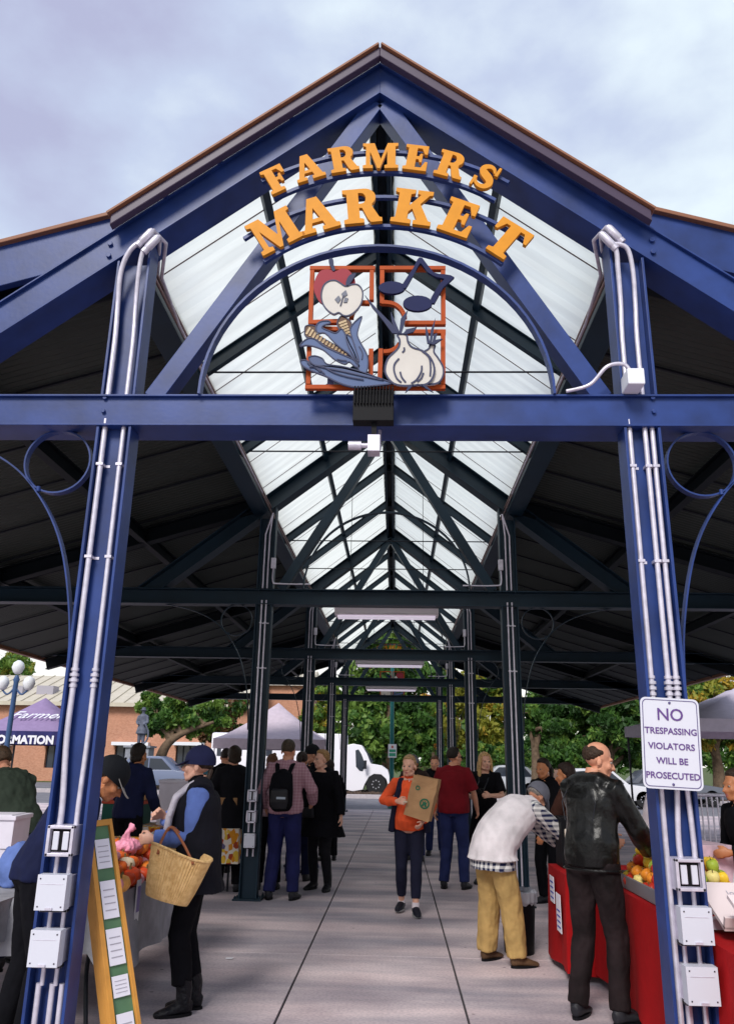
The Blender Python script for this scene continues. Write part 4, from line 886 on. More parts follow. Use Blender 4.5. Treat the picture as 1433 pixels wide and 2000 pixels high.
    # smiling woman in black coat
    def ex2(i):
        e2 = MB(); h = i['hd']
        for q in (-1, 1):
            for k_ in range(14):
                a0, a1 = 2*pi*k_/14, 2*pi*(k_+1)/14; e2.tube([h((q*.032+.022*cos(a0), .098, .004+.015*sin(a0))), h((q*.032+.022*cos(a1), .098, .004+.015*sin(a1)))], .0016, n=5)
        e2.obj('glasses', DARKM, i['root'])
    a = person('smiling woman with short fair hair in a long black coat and black tights', -.84, 11.25, head=158, H=1.72, skin=SK3, vox=.0085, feet=((-.12, .02), (.11, -.03)), LH=(-.36, .10, .86), RH=(.36, .30, 1.02), hy=-34, hp=0, hr=4, fat=1.3, top=[dict(name='coat', m=BLK, off=.03, hem=.66, flare=.10, collar=True, soff=.024, wr=.006)], pants=dict(m=cloth('black_tights', (.006, .006, .009)), off=.008, rel=(.090, .084, .060, .062, .048, .044), wr=.001), shoes=dict(m=mat('boot_black', (0,0,0)), boot=True), hair=('short', (.30, .17, .07)), lip=(.5, .2, .18), sc=3, extra=ex2)
    cb_ = thing('crossbody_bag', 'small black crossbody bag at the hip of the woman in the black coat', 'bag', tuple(a['root'].location)); cb_.rotation_euler = a['root'].rotation_euler; OFF[cb_.name] = V((0,0,0)); T = a['tor']
    m = MB(); m.tube([V((.10, .18, .88)), V((.10, .19, 1.0))], [(.09, .03), (.085, .028)], side=(1,0,0), n=14); put('bag_body', remesh(m, .008, 2), cloth('black_nylon', (0,0,0)), cb_)
    m = MB(); m.tube([V((.10, .19, 1.0)), T(.6, 0, .155), T(.95, -.10, .07), T(.98, -.12, -.03)], [(.010, .003)]*4, side=(1,0,0), n=6); m.obj('strap', DARKM, cb_, off=(0,0,0))
    ph = thing('phone', 'blue-cased phone in the hand of the woman in the black coat', 'phone', tuple(a['root'].location)); ph.rotation_euler = a['root'].rotation_euler; OFF[ph.name] = V((0,0,0)); w0 = a['hands'][1]
    m = MB(); m.box(w0[0]+w0[1]*.10+w0[2]*.022, (.07, .012, .14)); m.obj('phone_case', mat('phone_blue', (.06, .10, .18), .4), ph, bev=.004, off=(0,0,0))
    # woman in orange
    orange = cloth('orange_knit', (.80, .10, .03)); nvest = cloth('navy_vest', (.010, .011, .03))
    def ex3(i):
        T = i['tor']; r = i['root']; m = MB()
        for q in (-1, 1):
            m = MB(); ps = [T(1.0, q*.07, -.05), T(.95, q*.105, .05), T(.75, q*.125, .125), T(.5, q*.16, .12), T(.2, q*.19, .10), T(-.12, q*.215, .06)]
            m.tube(ps, [(.035, .02), (.035, .018), (.035, .022), (.035, .03), (.035, .045), (.04, .05)], side=(1,0,0), n=12); put('vest_panel', remesh(m, .009, 2, .004, 18), nvest, r)
        m = MB(); m.tube([T(-.12, 0, -.13), T(.3, 0, -.135), T(.7, 0, -.14), T(.95, 0, -.08)], [(.21, .03), (.17, .03), (.18, .03), (.09, .03)], side=(1,0,0), n=16); put('vest_back', remesh(m, .009, 2, .004, 18), nvest, r)
        m = MB(); m.tube([T(.96, 0, 0), T(1.05, 0, .0)], [(.068, .064), (.062, .060)], n=14); put('collar', remesh(m, .007, 1), orange, r)
        m = MB(); m.tube([T(.70, 0, .145), T(.98, 0, .085)], .004, n=6); m.obj('zip', GALV, r, off=(0,0,0))
    a = person('woman with fair bun in orange top and open navy vest walking towards the camera', .30, 9.78, head=176, H=1.66, skin=SK3, vox=.0075, feet=((-.08, .22), (.10, -.06, .02)), LH=(-.17, .25, 1.02), RH=(.13, .33, 1.24), curl=(.55, .9), hy=-16, hp=2, belly=.13, fat=1.13, top=[dict(name='orange_top', m=orange, off=.012, t0=-.1, sleeve=1, soff=.016, wr=.005, low=.01)], pants=dict(m=cloth('leggings', (.010, .011, .028)), off=.008, rel=(.092, .085, .060, .062, .048, .044), frac=.8, wr=.002), shoes=dict(m=cloth('trainer_black', (.012, .012, .02), r=.5), sole=mat('sole_mixed', (.3, .3, .3), .6)), hair=('bun', (.36, .22, .11)), sc=4, extra=ex3, pole=((-.9, -.4, -.2), (.9, -.5, -.3)))
    for hip, kn, an, fy in a['legs']: m = MB(); m.tube([an+V((0,0,-.01)), an+V((0,0,.045))], [.042, .040], n=12); m.obj('sock', mat('sock_white', (.7, .62, .66), .8), a['root'], off=(0,0,0), smooth=True)
    # paper bag in her arm
    kraft = mat('kraft_paper', (.42, .24, .12), .8, nz=.12, ns=6, bump=.4, bs=12); C = at(825, 1558, 9.52)
    bg_ = thing('paper_bag', 'brown paper grocery bag with green round emblem held by the woman in orange', 'bag', C); Rz = Matrix.Rotation(radians(-14), 3, 'Z')@Matrix.Rotation(radians(15), 3, 'Y')
    m = MB(); W2, H2, D2 = .145, .225, .085; nx = 8; vs = []; rr = random.Random(4)
    for z in [i/8 for i in range(9)]:
        for (u, v) in [(-1,-1),(-.5,-1),(0,-1),(.5,-1),(1,-1),(1,0),(1,1),(.5,1),(0,1),(-.5,1),(-1,1),(-1,0)]:
            pin = .82 if v == 0 else 1; vs.append(C+Rz@V((u*W2*pin+rr.uniform(-.006,.006)*z, v*D2+rr.uniform(-.008,.008)*z, (z*2-1)*H2+(.012*u*z if z == 1 else 0))))
    m.add(vs, [(i*12+j, i*12+(j+1) % 12, (i+1)*12+(j+1) % 12, (i+1)*12+j) for i in range(8) for j in range(12)]+[tuple(range(12))[::-1]])
    m.obj('bag_body', kraft, bg_)
    gm = mat('emblem_green', (.02, .13, .07), .6)
    m = MB(); n = 24; O = C+Rz@V((.055, -D2-.006, -.05)); X = Rz@V((1,0,0)); Z = Rz@V((0,0,1))
    m.poly([[(.056*cos(2*pi*i/n), .056*sin(2*pi*i/n)) for i in range(n)], [(.040*cos(2*pi*i/n), .040*sin(2*pi*i/n)) for i in range(n)]], O, X, Z, .002)
    m.poly([[(-.030,-.025),(-.012,-.034),(0,-.01),(.012,-.034),(.030,-.025),(.02,0),(.028,.024),(.01,.014),(0,.034),(-.01,.014),(-.028,.024),(-.02,0)]], O, X, Z, .002)
    O = C+Rz@V((-.06, -D2-.006, .09)); m.poly([[(.026*cos(2*pi*i/n), .026*sin(2*pi*i/n)) for i in range(n)], [(.014*cos(2*pi*i/n), .014*sin(2*pi*i/n)) for i in range(n)]], O, X, Z, .002)
    m.obj('round_emblem', gm, bg_)
    m = MB(); wx = toworld(a, a['hands'][1][0]+a['hands'][1][1]*.10+a['hands'][1][2]*.03); fd = m; m.ell(wx, (.03, .02, .014), n=10); fo = m.obj('snack', mat('pastry', (.6, .48, .36), .8), None, off=wx, smooth=True); tag(fo, 'pale snack held up in the raised hand of the woman in orange', 'food')
    # man in red polo
    red = cloth('red_polo', (.16, .004, .010)); 
    person('man in dark red polo shirt, sunglasses and jeans seen from behind', .93, 11.62, head=-18, H=1.79, skin=SK1, vox=.009, feet=((-.14, 0), (.12, .05)), LH=(-.30, .16, .92), RH=(.27, .20, .96), hy=-38, hp=2, fat=1.2, top=[dict(name='polo_shirt', m=red, off=.024, loose=.02, sleeve=.42, soff=.03, collar=True, wr=.006)], pants=dict(m=JEAN, off=.012, wr=.008), hair=('crop', (.015, .010, .008)), sunglass=True, sc=5)
    # blonde woman, black dress
    a = person('woman with long blonde hair in a black dress looking to the side', 1.42, 12.2, head=165, H=1.73, skin=SK3, vox=.0085, feet=((-.1, 0), (.1, .03)), LH=(-.12, .30, 1.18), RH=(.16, .32, 1.16), hy=30, hp=0, fat=1.1, top=[dict(name='dress', m=BLK, off=.014, hem=.45, flare=.09, sleeve=.42, soff=.022, wr=.005)], hair=('long', (.50, .31, .14)), sc=6)
    cm = thing('camera', 'small black camera held by the woman with long blonde hair', 'camera', tuple(a['root'].location)); cm.rotation_euler = a['root'].rotation_euler; OFF[cm.name] = V((0,0,0))
    m = MB(); m.box((.02, .36, 1.22), (.12, .05, .08)); m.tube([(.02, .38, 1.22), (.02, .43, 1.22)], .03, n=12); m.obj('camera_body', BLACK, cm, bev=.006, off=(0,0,0))
    m = MB(); T = a['tor']
    for q in (-1, 1): m.tube([V((.02+q*.06, .36, 1.24)), T(.75, q*.06, .15), T(.96, q*.08, .06), T(1.0, q*.07, -.04)], [(.010, .003)]*4, side=(1,0,0), n=6)
    m.obj('neck_strap', DARKM, cm, off=(0,0,0))
    # man bending over the red table
    pl = plaidm('plaid_shirt', (.012, .016, .06), (.72, .70, .68), 7.5)
    a = person('man in beige fleece vest, plaid shirt and khaki trousers bending over the red stall', 1.06, 7.5, head=-60, H=1.68, skin=SK1, vox=.0075, feet=((-.20, -.02), (.13, .06)), lean=(30, 70), LH=(.06, .74, .88), RH=(.24, .66, .92), hy=0, hp=48, fat=1.18, top=[dict(name='plaid_shirt', m=pl, off=.022, t0=-.13, hem=.77, flare=.02, soff=.026, wr=.006), dict(name='fleece_vest', m=BVEST, off=.042, t0=-.1, hem=.85, flare=.035, t1=.97, loose=.035, sleeve=0, wr=.007, ws=10)], pants=dict(m=KHA, off=.020, wr=.010, rel=(.10, .092, .078, .075, .07, .066)), hair=('crop', (.25, .22, .2)), hat=('cap', (.13, .13, .16)), shoes=(.10, .055, .03), sc=7, hipoff=(-.0, -.10), pole=((-.4, -.2, .6), (.6, -.3, .5)))
    # leather jacket man
    a = person('balding man in black leather jacket and dark jeans standing at the red stall', 1.49, 6.02, head=-44, H=1.765, skin=SK1, vox=.007, feet=((-.14, -.02), (.13, .05)), lean=(2, 14), LH=(-.12, .42, 1.08), RH=(.24, .36, 1.02), hy=-46, hp=14, fat=1.02, top=[dict(name='leather_jacket', m=LEATH, off=.030, t0=-.1, collar=True, loose=.02, soff=.028, wr=.010, ws=9)], pants=dict(m=cloth('dark_jeans', (.012, .007, .008), nz=.6, ns=5), off=.010, wr=.009), hair=('bald', (.035, .020, .012)), sc=8)
    T = a['tor']; m = MB(); ps = []
    for i in range(25): q = 2*pi*i/24; ps.append(T(-.085, .196*cos(q), .146*sin(q)-.002))
    m.tube(ps, .010, n=6); m.obj('jacket_hem', LEATH, a['root'], off=(0,0,0), smooth=True)
    for q in (-1, 1):
        m = MB(); m.tube([T(.45, q*.105, -.158), T(.66, q*.13, -.165), T(.80, q*.10, -.155)], .0035, n=5); m.obj('back_seam', DARKM, a['root'], off=(0,0,0))
    # vendor in mesh cap bending over produce on the left
    a = person('vendor in navy jacket and black mesh cap leaning over the gourds behind the left column', -1.96, 5.03, head=-60, H=1.70, skin=SK2, vox=.0075, feet=((-.12, -.05), (.12, .05)), lean=(14, 46), LH=(-.22, .34, .92), RH=(.20, .34, .90), hy=-14, hp=40, fat=1.12, top=[dict(name='jacket', m=NAVY, off=.028, soff=.026, collar=True, wr=.009)], pants=dict(m=BLK, off=.01), hair=('crop', (.02, .015, .012)), hat=('cap', (.008, .009, .012), (.30, .28, .26)), sc=9)
    # green jacket man at the far left
    person('man in dark green jacket bending at the left edge of the market', -2.95, 7.0, head=60, H=1.80, skin=SK1, vox=.010, feet=((-.12, -.05), (.12, .05)), lean=(24, 50), LH=(-.2, .6, .95), RH=(.2, .6, .95), hy=0, hp=30, fat=1.12, top=[dict(name='jacket', m=cloth('green_jacket', (.030, .042, .030)), off=.030, soff=.03, collar=True, wr=.012)], pants=dict(m=NAVY, off=.01), hair=('short', (.06, .035, .02)), sc=10)
    bgp = [
     ('person in navy hooded jacket with dark hair behind the gourd table', -2.98, 9.85, -20, 1.74, NAVY, BLK, ('bob', (.012, .009, .008)), None, dict(hood=True), 'tan'),
     ('person in teal shirt and cap unpacking goods far behind the green crate', -3.05, 14.2, 150, 1.70, cloth('teal_shirt', (.06, .19, .25)), JEAN, ('crop', (.04, .02, .01)), ('cap', (.12, .10, .11)), {}, 'tan'),
     ('person in black top behind the woman with the straw basket', -2.42, 12.6, 20, 1.74, BLK, BLK, ('crop', (.02, .012, .01)), None, {}, 'light'),
     ('person in a long black coat beside the second left column', -1.98, 10.95, 12, 1.74, cloth('black_wool', (.005, .005, .008)), BLK, ('bob', (.03, .018, .012)), None, dict(hem=.75), 'light'),
     ('woman with auburn hair pinned up, left of the backpack man', -1.52, 11.25, 10, 1.66, cloth('pale_top', (.45, .30, .36)), BLK, ('bun', (.14, .06, .035)), None, {}, 'pale'),
     ('woman with dark ponytail to the right of the backpack man', -1.22, 12.0, -5, 1.70, BLK, NAVY, ('pony', (.022, .011, .008)), None, {}, 'light'),
     ('vendor in white tee behind the smiling woman', -1.36, 13.6, 160, 1.68, cloth('white_tee', (.62, .56, .60)), NAVY, ('short', (.02, .012, .01)), None, {}, 'pale'),
     ('man in black cap facing left behind the smiling woman', -1.10, 12.7, 110, 1.80, BLK, JEAN, ('crop', (.05, .03, .02)), ('cap', (.010, .010, .012)), {}, 'light'),
     ('woman with dark curly hair just right of the smiling woman', -.98, 14.4, 15, 1.60, BLK, BLK, ('bob', (.02, .011, .009)), None, {}, 'tan'),
     ('person in grey cap behind the shoulder of the woman in orange', .47, 14.8, 170, 1.70, cloth('dark_brown_top', (.03, .018, .016)), JEAN, ('bob', (.03, .018, .013)), ('cap', (.14, .14, .17)), {}, 'tan'),
     ('person in jeans walking behind the man in the red polo', .86, 15.6, 180, 1.70, BLK, JEAN, ('short', (.1, .05, .03)), None, {}, 'light'),
     ('vendor with dark tied hair looking down beside the grey cap of the bending man', 2.02, 10.6, 130, 1.66, BLK, BLK, ('pony', (.02, .012, .010)), None, {}, 'tan'),
     ('person in black and brown jacket between the bending man and the leather jacket', 2.02, 9.1, 60, 1.60, cloth('brown_black', (.05, .018, .012)), BLK, ('bob', (.022, .010, .008)), None, {}, 'tan'),
     ('vendor in white tee behind the red table, half hidden by the right column', 2.55, 7.6, 120, 1.62, cloth('white_tee', (0,0,0)), JEAN, ('short', (.05, .03, .02)), None, {}, 'light'),
     ('vendor in dark jacket behind the right column', 2.75, 6.4, 100, 1.58, BLK, JEAN, ('short', (.03, .018, .014)), None, {}, 'tan'),
    ]
    for i, (lb, x, y, hd_, H, tm, pm, hr_, ht, ex_, sk) in enumerate(bgp):
        rr = random.Random(i); g = dict(m=tm, off=.028, soff=.024, collar=True); hem = ex_.get('hem'); g.update(ex_)
        if hem: g['flare'] = .05
        skn = {'tan': SK2, 'light': SK1, 'pale': SK3}[sk]
        person(lb, x, y, head=hd_, H=H, skin=skn, vox=.012, detail=y < 10, feet=((-.12, rr.uniform(-.04, .1)), (.12, rr.uniform(-.04, .1))), LH=(-.2, rr.uniform(.15, .4), rr.uniform(.9, 1.15)), RH=(.2, rr.uniform(.15, .4), rr.uniform(.9, 1.15)), lean=(2, rr.uniform(2, 16)), hy=rr.uniform(-15, 15), hp=rr.uniform(0, 12), fat=rr.uniform(1, 1.12), top=[g], pants=dict(m=pm, off=.01), hair=hr_, hat=ht, sc=20+i)
build_people()
# ------------------------------------------------------------------ market stalls
def floralm(name):
    m = mat(name, (.7, .6, .5), .8); t = m.node_tree; b = t.nodes['Principled BSDF']; tc = t.nodes.new('ShaderNodeTexCoord')
    v = t.nodes.new('ShaderNodeTexVoronoi'); v.inputs['Scale'].default_value = 22; mp_ = t.nodes.new('ShaderNodeMapping'); mp_.inputs['Scale'].default_value = (1.0, 1.0, .65); mp_.inputs['Rotation'].default_value = (.3, .5, .4)
    t.links.new(tc.outputs['Object'], mp_.inputs[0]); t.links.new(mp_.outputs[0], v.inputs['Vector'])
    sx_ = t.nodes.new('ShaderNodeSeparateColor'); t.links.new(v.outputs['Color'], sx_.inputs[0]); r = t.nodes.new('ShaderNodeValToRGB'); r.color_ramp.interpolation = 'CONSTANT'
    for p, c in ((0, (.72, .28, .02)), (.22, (.75, .66, .58)), (.45, (.40, .06, .02)), (.6, (.78, .50, .06)), (.8, (.12, .10, .20)), (.88, (.80, .72, .62))):
        e_ = r.color_ramp.elements.new(p) if p not in (0,) else r.color_ramp.elements[0]; e_.color = (*c, 1)
    r.color_ramp.elements[-1].color = (.80, .72, .62, 1)
    t.links.new(sx_.outputs[0], r.inputs[0])
    rr = t.nodes.new('ShaderNodeValToRGB'); rr.color_ramp.elements[0].position = .68; rr.color_ramp.elements[1].position = .74; t.links.new(v.outputs['Distance'], rr.inputs[0])
    mx_ = t.nodes.new('ShaderNodeMix'); mx_.data_type = 'RGBA'; t.links.new(rr.outputs[0], mx_.inputs[0]); t.links.new(r.outputs[0], mx_.inputs[6]); mx_.inputs[7].default_value = (.78, .70, .62, 1); t.links.new(mx_.outputs[2], b.inputs['Base Color']); return m
FLOR = floralm('leaf_print_cloth')
GREYC = cloth('grey_tablecloth', (.27, .27, .30), b=.3); REDC = cloth('red_tablecloth', (.34, .004, .006), nz=.08, b=.15)
def drape(name, label, x0, x1, y0, y1, z, drop, m, fold=.02, seed=0, grp='cloths over the stall tables'):
    """drop: dict side->length for W,E,S,N"""
    rr = random.Random(seed); per = []
    def seg(a, b2, n, side):
        for i in range(n): t_ = i/n; per.append((a[0]+(b2[0]-a[0])*t_, a[1]+(b2[1]-a[1])*t_, side))
    nx, ny = max(6, int((x1-x0)/.05)), max(6, int((y1-y0)/.05))
    seg((x0, y0), (x1, y0), nx, 'S'); seg((x1, y0), (x1, y1), ny, 'E'); seg((x1, y1), (x0, y1), nx, 'N'); seg((x0, y1), (x0, y0), ny, 'W')
    nn = {'S': (0, -1), 'E': (1, 0), 'N': (0, 1), 'W': (-1, 0)}; n = len(per); R_ = 7; vs = []
    for j in range(R_+1):
        f = j/R_
        for i, (px, py, sd_) in enumerate(per):
            dl = drop[sd_]; pv_, nx_ = per[i-1][2], per[(i+1) % n][2]; nv = V((*nn[sd_], 0))
            if pv_ != sd_: dl = max(dl, drop[pv_]); nv = (nv+V((*nn[pv_], 0)))
            w_ = (sin(i*.55+seed)+.6*sin(i*.23+seed*2))*fold*f+.012+.03*f
            q = V((px, py, 0))+nv*max(.004, w_*(1 if dl > .03 else .2)); q.z = z-dl*f-.015*(1-(1-f)**2)*(sin(i*.3+seed)) * (f > .9); vs.append(q)
    m_ = MB(); m_.add(vs, [(j*n+i, (j+1)*n+i, (j+1)*n+(i+1) % n, j*n+(i+1) % n) for j in range(R_) for i in range(n)]); m_.add([vs[i] for i in range(n)], [tuple(range(n))])
    o = m_.obj(name, m, None, off=((x0+x1)/2, (y0+y1)/2, z), smooth=True); return tag(o, label, 'tablecloth', grp)
def table(label, x0, x1, y0, y1, z=.74, wish=False):
    t_ = thing('folding_table', label, 'table', ((x0+x1)/2, (y0+y1)/2, 0), 'folding tables of the stalls'); m = MB(); m.bb(x0+.01, x1-.01, y0+.01, y1-.01, z-.03, z-.004); m.obj('table_top', mat('table_grey', (.3, .3, .32), .5), t_, bev=.004)
    for sx in (0, 1):
        for sy in (0, 1):
            m = MB(); X_ = (x0+.12, x1-.12)[sx]; Y_ = (y0+.15, y1-.15)[sy]; xx = X_+(.10 if sx else -.10) if wish else X_
            m.tube(cat_rom([((x0+x1)/2*.4+X_*.6, Y_, z-.03), (X_, Y_, .5), (X_, Y_, .3), (xx, Y_+(.18 if sy else -.18)*wish, .01)], 4), .014, n=8); m.obj('leg', DARKM, t_, smooth=True)
    return t_
# left stall: L of two tables
table('folding table at the left edge under the front grey cloth', -4.2, -2.24, 5.1, 6.6, wish=True)
drape('tablecloth', 'grey cloth on the front left table with a short drop', -4.2, -2.24, 5.1, 6.6, .755, dict(S=.22, E=.22, N=.1, W=.1), GREYC, seed=1)
table('folding table under the gourds beside the leaning price board', -2.20, -1.64, 5.35, 7.9, wish=True)
drape('tablecloth', 'grey cloth hanging in folds from the gourd table', -2.20, -1.64, 5.35, 7.9, .755, dict(S=.30, E=.46, N=.1, W=.1), GREYC, fold=.03, seed=2)
m = MB(); m.bb(-1.605, -1.60, 5.86, 5.95, .53, .80); m.bb(-1.598, -1.596, 5.875, 5.935, .60, .76, 1); o = m.obj('price_card', [WHT, mat('card_print', (.25, .2, .45), .6)], None, off=(-1.6, 5.9, .53)); tag(o, 'narrow white price card hanging on the grey cloth below the gourds', 'card')
# gourds
rr = random.Random(11)
gcols = [(.70, .13, .02), (.78, .22, .03), (.62, .07, .02), (.80, .38, .10), (.75, .30, .34), (.72, .60, .42), (.55, .16, .04)]
gm_ = [mat('gourd_%s' % n_, c, .45, nz=.25, ns=9) for n_, c in zip(('orange', 'bright', 'red', 'pale', 'pink', 'cream', 'rust'), gcols)]
gp = ['deep orange gourd', 'bright orange gourd', 'red orange gourd', 'pale orange gourd', 'pink gourd', 'cream gourd', 'rust brown gourd']
protos = []
for i in range(7):
    m = MB(); m.lathe((0,0,0), [(.012, .008), (.05, .0), (.088, .03), (.10, .068), (.088, .108), (.05, .13), (.014, .124)], 24, lobes=8, la=.09, k=0); m.tube([(0,0,.12), (.003,0,.15), (.012,.004,.17)], [.014, .009, .010], n=7, k=1)
    me_o = m.obj('gourd', [gm_[i], mat('gourd_stem', (.18, .14, .06), .8)], None, off=(0,0,0), smooth=70); protos.append(me_o)
used = [False]*7; spots = []
for layer, (nx, ny, z) in enumerate(((5, 14, .757), (4, 12, .83), (2, 10, .90))):
    for a in range(nx):
        for b2 in range(ny):
            spots.append((-2.14+layer*.06+a*(.46-layer*.12)/(nx-1)+rr.uniform(-.015, .015), 5.42+layer*.07+b2*.125+rr.uniform(-.02, .02), z+rr.uniform(0, .01)))
for n_, (x, y, z) in enumerate(spots):
    i = rr.choice([0, 0, 1, 1, 2, 2, 3, 4, 4, 5, 6])
    if used[i]: o = protos[i].copy(); COL.objects.link(o)
    else: o = protos[i]; used[i] = True
    o.location = (x, y, z); o.rotation_euler = (rr.uniform(-.4, .4), rr.uniform(-.4, .4), rr.uniform(0, 6)); sc_ = rr.uniform(.5, .82); o.scale = (sc_, sc_, sc_*rr.uniform(.8, 1.1)); tag(o, gp[i]+' in the heap on the grey clothed table', 'gourd', gp[i]+'s heaped on the table')
for i in range(7):
    if not used[i]: bpy.data.objects.remove(protos[i])
pinkb = mat('pink_bag', (.80, .30, .42), .35, nz=.3, ns=14, bump=.5, bs=40)
for i, (x, y, z, r) in enumerate(((-1.86, 5.75, .97, .10), (-1.80, 6.15, .96, .09))):
    m = MB(); m.ell((0, 0, .02), (r, r*1.1, r*.6), n=12); m.ell((r*.5, r*.3, .03), (r*.7, r*.6, r*.5), n=10); m.tube([(0, 0, .04), (.01, 0, .12), (.04, .02, .16)], [.05, .02, .035], n=8)
    o = put('produce_bag', remesh(m, .008, 1, .014, 26, i), pinkb, None); o.location = (x, y, z); tag(o, ('nearer pink plastic produce bag lying on the gourd heap', 'farther pink plastic produce bag lying on the gourd heap')[i], 'bag', 'pink bags on the gourds')
def sbox(name, label, cat, c, d, m, rz=0, grp=None, lid=None, mark=None, open_=False, wall=.012):
    R = Matrix.Rotation(radians(rz), 3, 'Z'); C = V(c); root = thing(name, label, cat, C, grp)
    b = MB(); w_, l_, h_ = d
    if open_:
        for sx in (-1, 1): b.box(C+R@V((sx*(w_/2-wall/2), 0, h_/2)), (wall, l_, h_), R)
        for sy in (-1, 1): b.box(C+R@V((0, sy*(l_/2-wall/2), h_/2)), (w_-2*wall, wall, h_), R)
        b.box(C+V((0,0,wall/2)), (w_-2*wall, l_-2*wall, wall), R)
    else: b.box(C+V((0,0,h_/2)), (w_, l_, h_), R)
    b.obj('box_body', m, root, bev=.004)
    if lid: b = MB(); b.box(C+V((0,0,h_+lid[1]/2)), (w_+.025, l_+.025, lid[1]), R); b.box(C+V((0,0,h_+lid[1])), (w_-.06, l_-.06, .012), R); b.obj('lid', lid[0], root, bev=.006)
    if mark: mark(root, C, R, d)
    return root
PAP0 = mat('paper_scrap_white', (.7, .68, .72), .8)
WB = mat('box_white', (.68, .64, .72), .6, nz=.05); CARD = mat('cardboard', (.40, .22, .10), .8, nz=.1, ns=5)
def mk_print(root, C, R, d):
    b = MB(); b.box(C+R@V((-.02, -d[1]/2-.001, d[2]*.62)), (.10, .002, .035), R); b.obj('box_print', mat('ink_violet', (.05, .04, .25), .6), root)
sbox('box', 'lower white produce box at the left edge on the front grey cloth', 'box', (-2.80, 6.22, .757), (.44, .38, .20), WB, 12, 'white boxes on the front left table', mark=mk_print)
sbox('box', 'upper white produce box with dark print at the left edge', 'box', (-2.82, 6.21, .958), (.42, .36, .19), WB, 6, 'white boxes on the front left table', lid=(WB, .03), mark=mk_print)
m = MB(); m.tube([(-2.42, 5.78, .76), (-2.42, 5.78, .86), (-2.40, 5.8, .97), (-2.37, 5.8, 1.02)], [(.12, .10), (.13, .10), (.11, .08), (.03, .02)], side=(1,0,0), n=14)
me = remesh(m, .012, 2, .02, 14, 3); o = put('cloth_bag', me, cloth('blue_bag', (.11, .17, .42)), None); tag(o, 'rumpled blue cloth bag on the front grey clothed table', 'bag')
# rear left stalls
table('long folding table under the leaf-print cloth', -5.2, -1.84, 10.75, 11.55)
drape('tablecloth', 'orange and cream leaf-print cloth hanging from the rear left table', -5.2, -1.84, 10.75, 11.55, .755, dict(S=.42, E=.42, N=.2, W=.2), FLOR, seed=4)
table('folding table behind the gourds under leaf-print cloth', -4.6, -2.45, 8.3, 9.25)
drape('tablecloth', 'leaf-print cloth on the table right behind the gourds', -4.6, -2.45, 8.3, 9.25, .77, dict(S=.35, E=.35, N=.2, W=.2), FLOR, seed=5)
GRN = mat('crate_green', (.010, .085, .065), .5); CRED = mat('crate_red', (.50, .07, .035), .5)
sbox('crate', 'dark green plastic crate with red lid on the rear leaf-print cloth', 'crate', (-3.42, 11.2, .757), (.54, .38, .25), GRN, 0, lid=(CRED, .04))
def mk_leaf(root, C, R, d):
    b = MB(); b.poly([[(.085*cos(2*pi*i/18), .045*sin(2*pi*i/18)) for i in range(18)]], C+R@V((.03, -d[1]/2-.004, d[2]*.5)), R@V((1,0,0)), V((0,0,1)), .003); b.obj('green_print', mat('print_green', (.25, .36, .05), .6), root)
    for q in (-1, 1): b = MB(); b.box(C+R@V((q*.17+.03, -d[1]/2-.002, d[2]*.35)), (.02, .003, .05), R); b.obj('hand_slot', mat('slot_dark', (.03, .02, .01), .8), root)
sbox('cardboard_box', 'brown cardboard box with green oval print on the red lidded crate', 'box', (-3.41, 11.2, 1.056), (.54, .34, .17), CARD, 0, mark=mk_leaf, open_=True)
sbox('storage_bin', 'grey plastic bin beside the green crate', 'bin', (-4.15, 11.2, .757), (.38, .34, .22), mat('bin_grey', (.16, .20, .25), .4), -5, 'grey bins behind the gourds', open_=True)
sbox('storage_bin', 'pale grey bin on the leaf-print table in front of the hooded person', 'bin', (-3.62, 8.75, .772), (.36, .30, .14), mat('bin_pale', (.28, .30, .32), .4), 4, 'grey bins behind the gourds', open_=True)
sbox('cardboard_box', 'tall plain cardboard box standing on the leaf-print table by the second left column', 'box', (-2.05, 11.0, .757), (.30, .34, .36), CARD, 3)
sbox('cooler_box', 'white plastic cooler behind the capped woman', 'cooler', (-2.75, 11.25, .757), (.46, .36, .52), WB, 0, lid=(WB, .04))
table('folding table with red crates behind the man in the green jacket', -6.2, -3.7, 8.9, 9.7)
drape('tablecloth', 'red cloth on the table behind the man in the green jacket', -6.2, -3.7, 8.9, 9.7, .80, dict(S=.5, E=.4, N=.2, W=.2), cloth('vermilion_cloth', (.62, .05, .03)), seed=12)
sbox('crate', 'lower red plastic crate behind the man in the green jacket', 'crate', (-4.25, 9.2, .802), (.60, .40, .28), CRED, 4, 'red crates on the left', open_=True)
sbox('crate', 'upper red plastic crate with white rim behind the man in the green jacket', 'crate', (-4.27, 9.2, 1.085), (.58, .40, .28), CRED, -3, 'red crates on the left', lid=(WB, .03))
for i, (px, py) in enumerate(((448, 1873), (990, 1832))):
    q = atz(px, py, .004); m = MB(); m.add([q+V((-.03, -.02, 0)), q+V((.025, -.03, .003)), q+V((.035, .018, .006)), q+V((0, .03, .002)), q+V((-.032, .02, .004))], [(0,1,2,3,4)]); o = m.obj('paper_scrap', PAP0, None, off=q); tag(o, ('torn white paper scrap on the concrete right of the basket shopper', 'torn white paper scrap on the concrete by the feet of the man in khaki')[i], 'litter', 'paper scraps on the pavement')
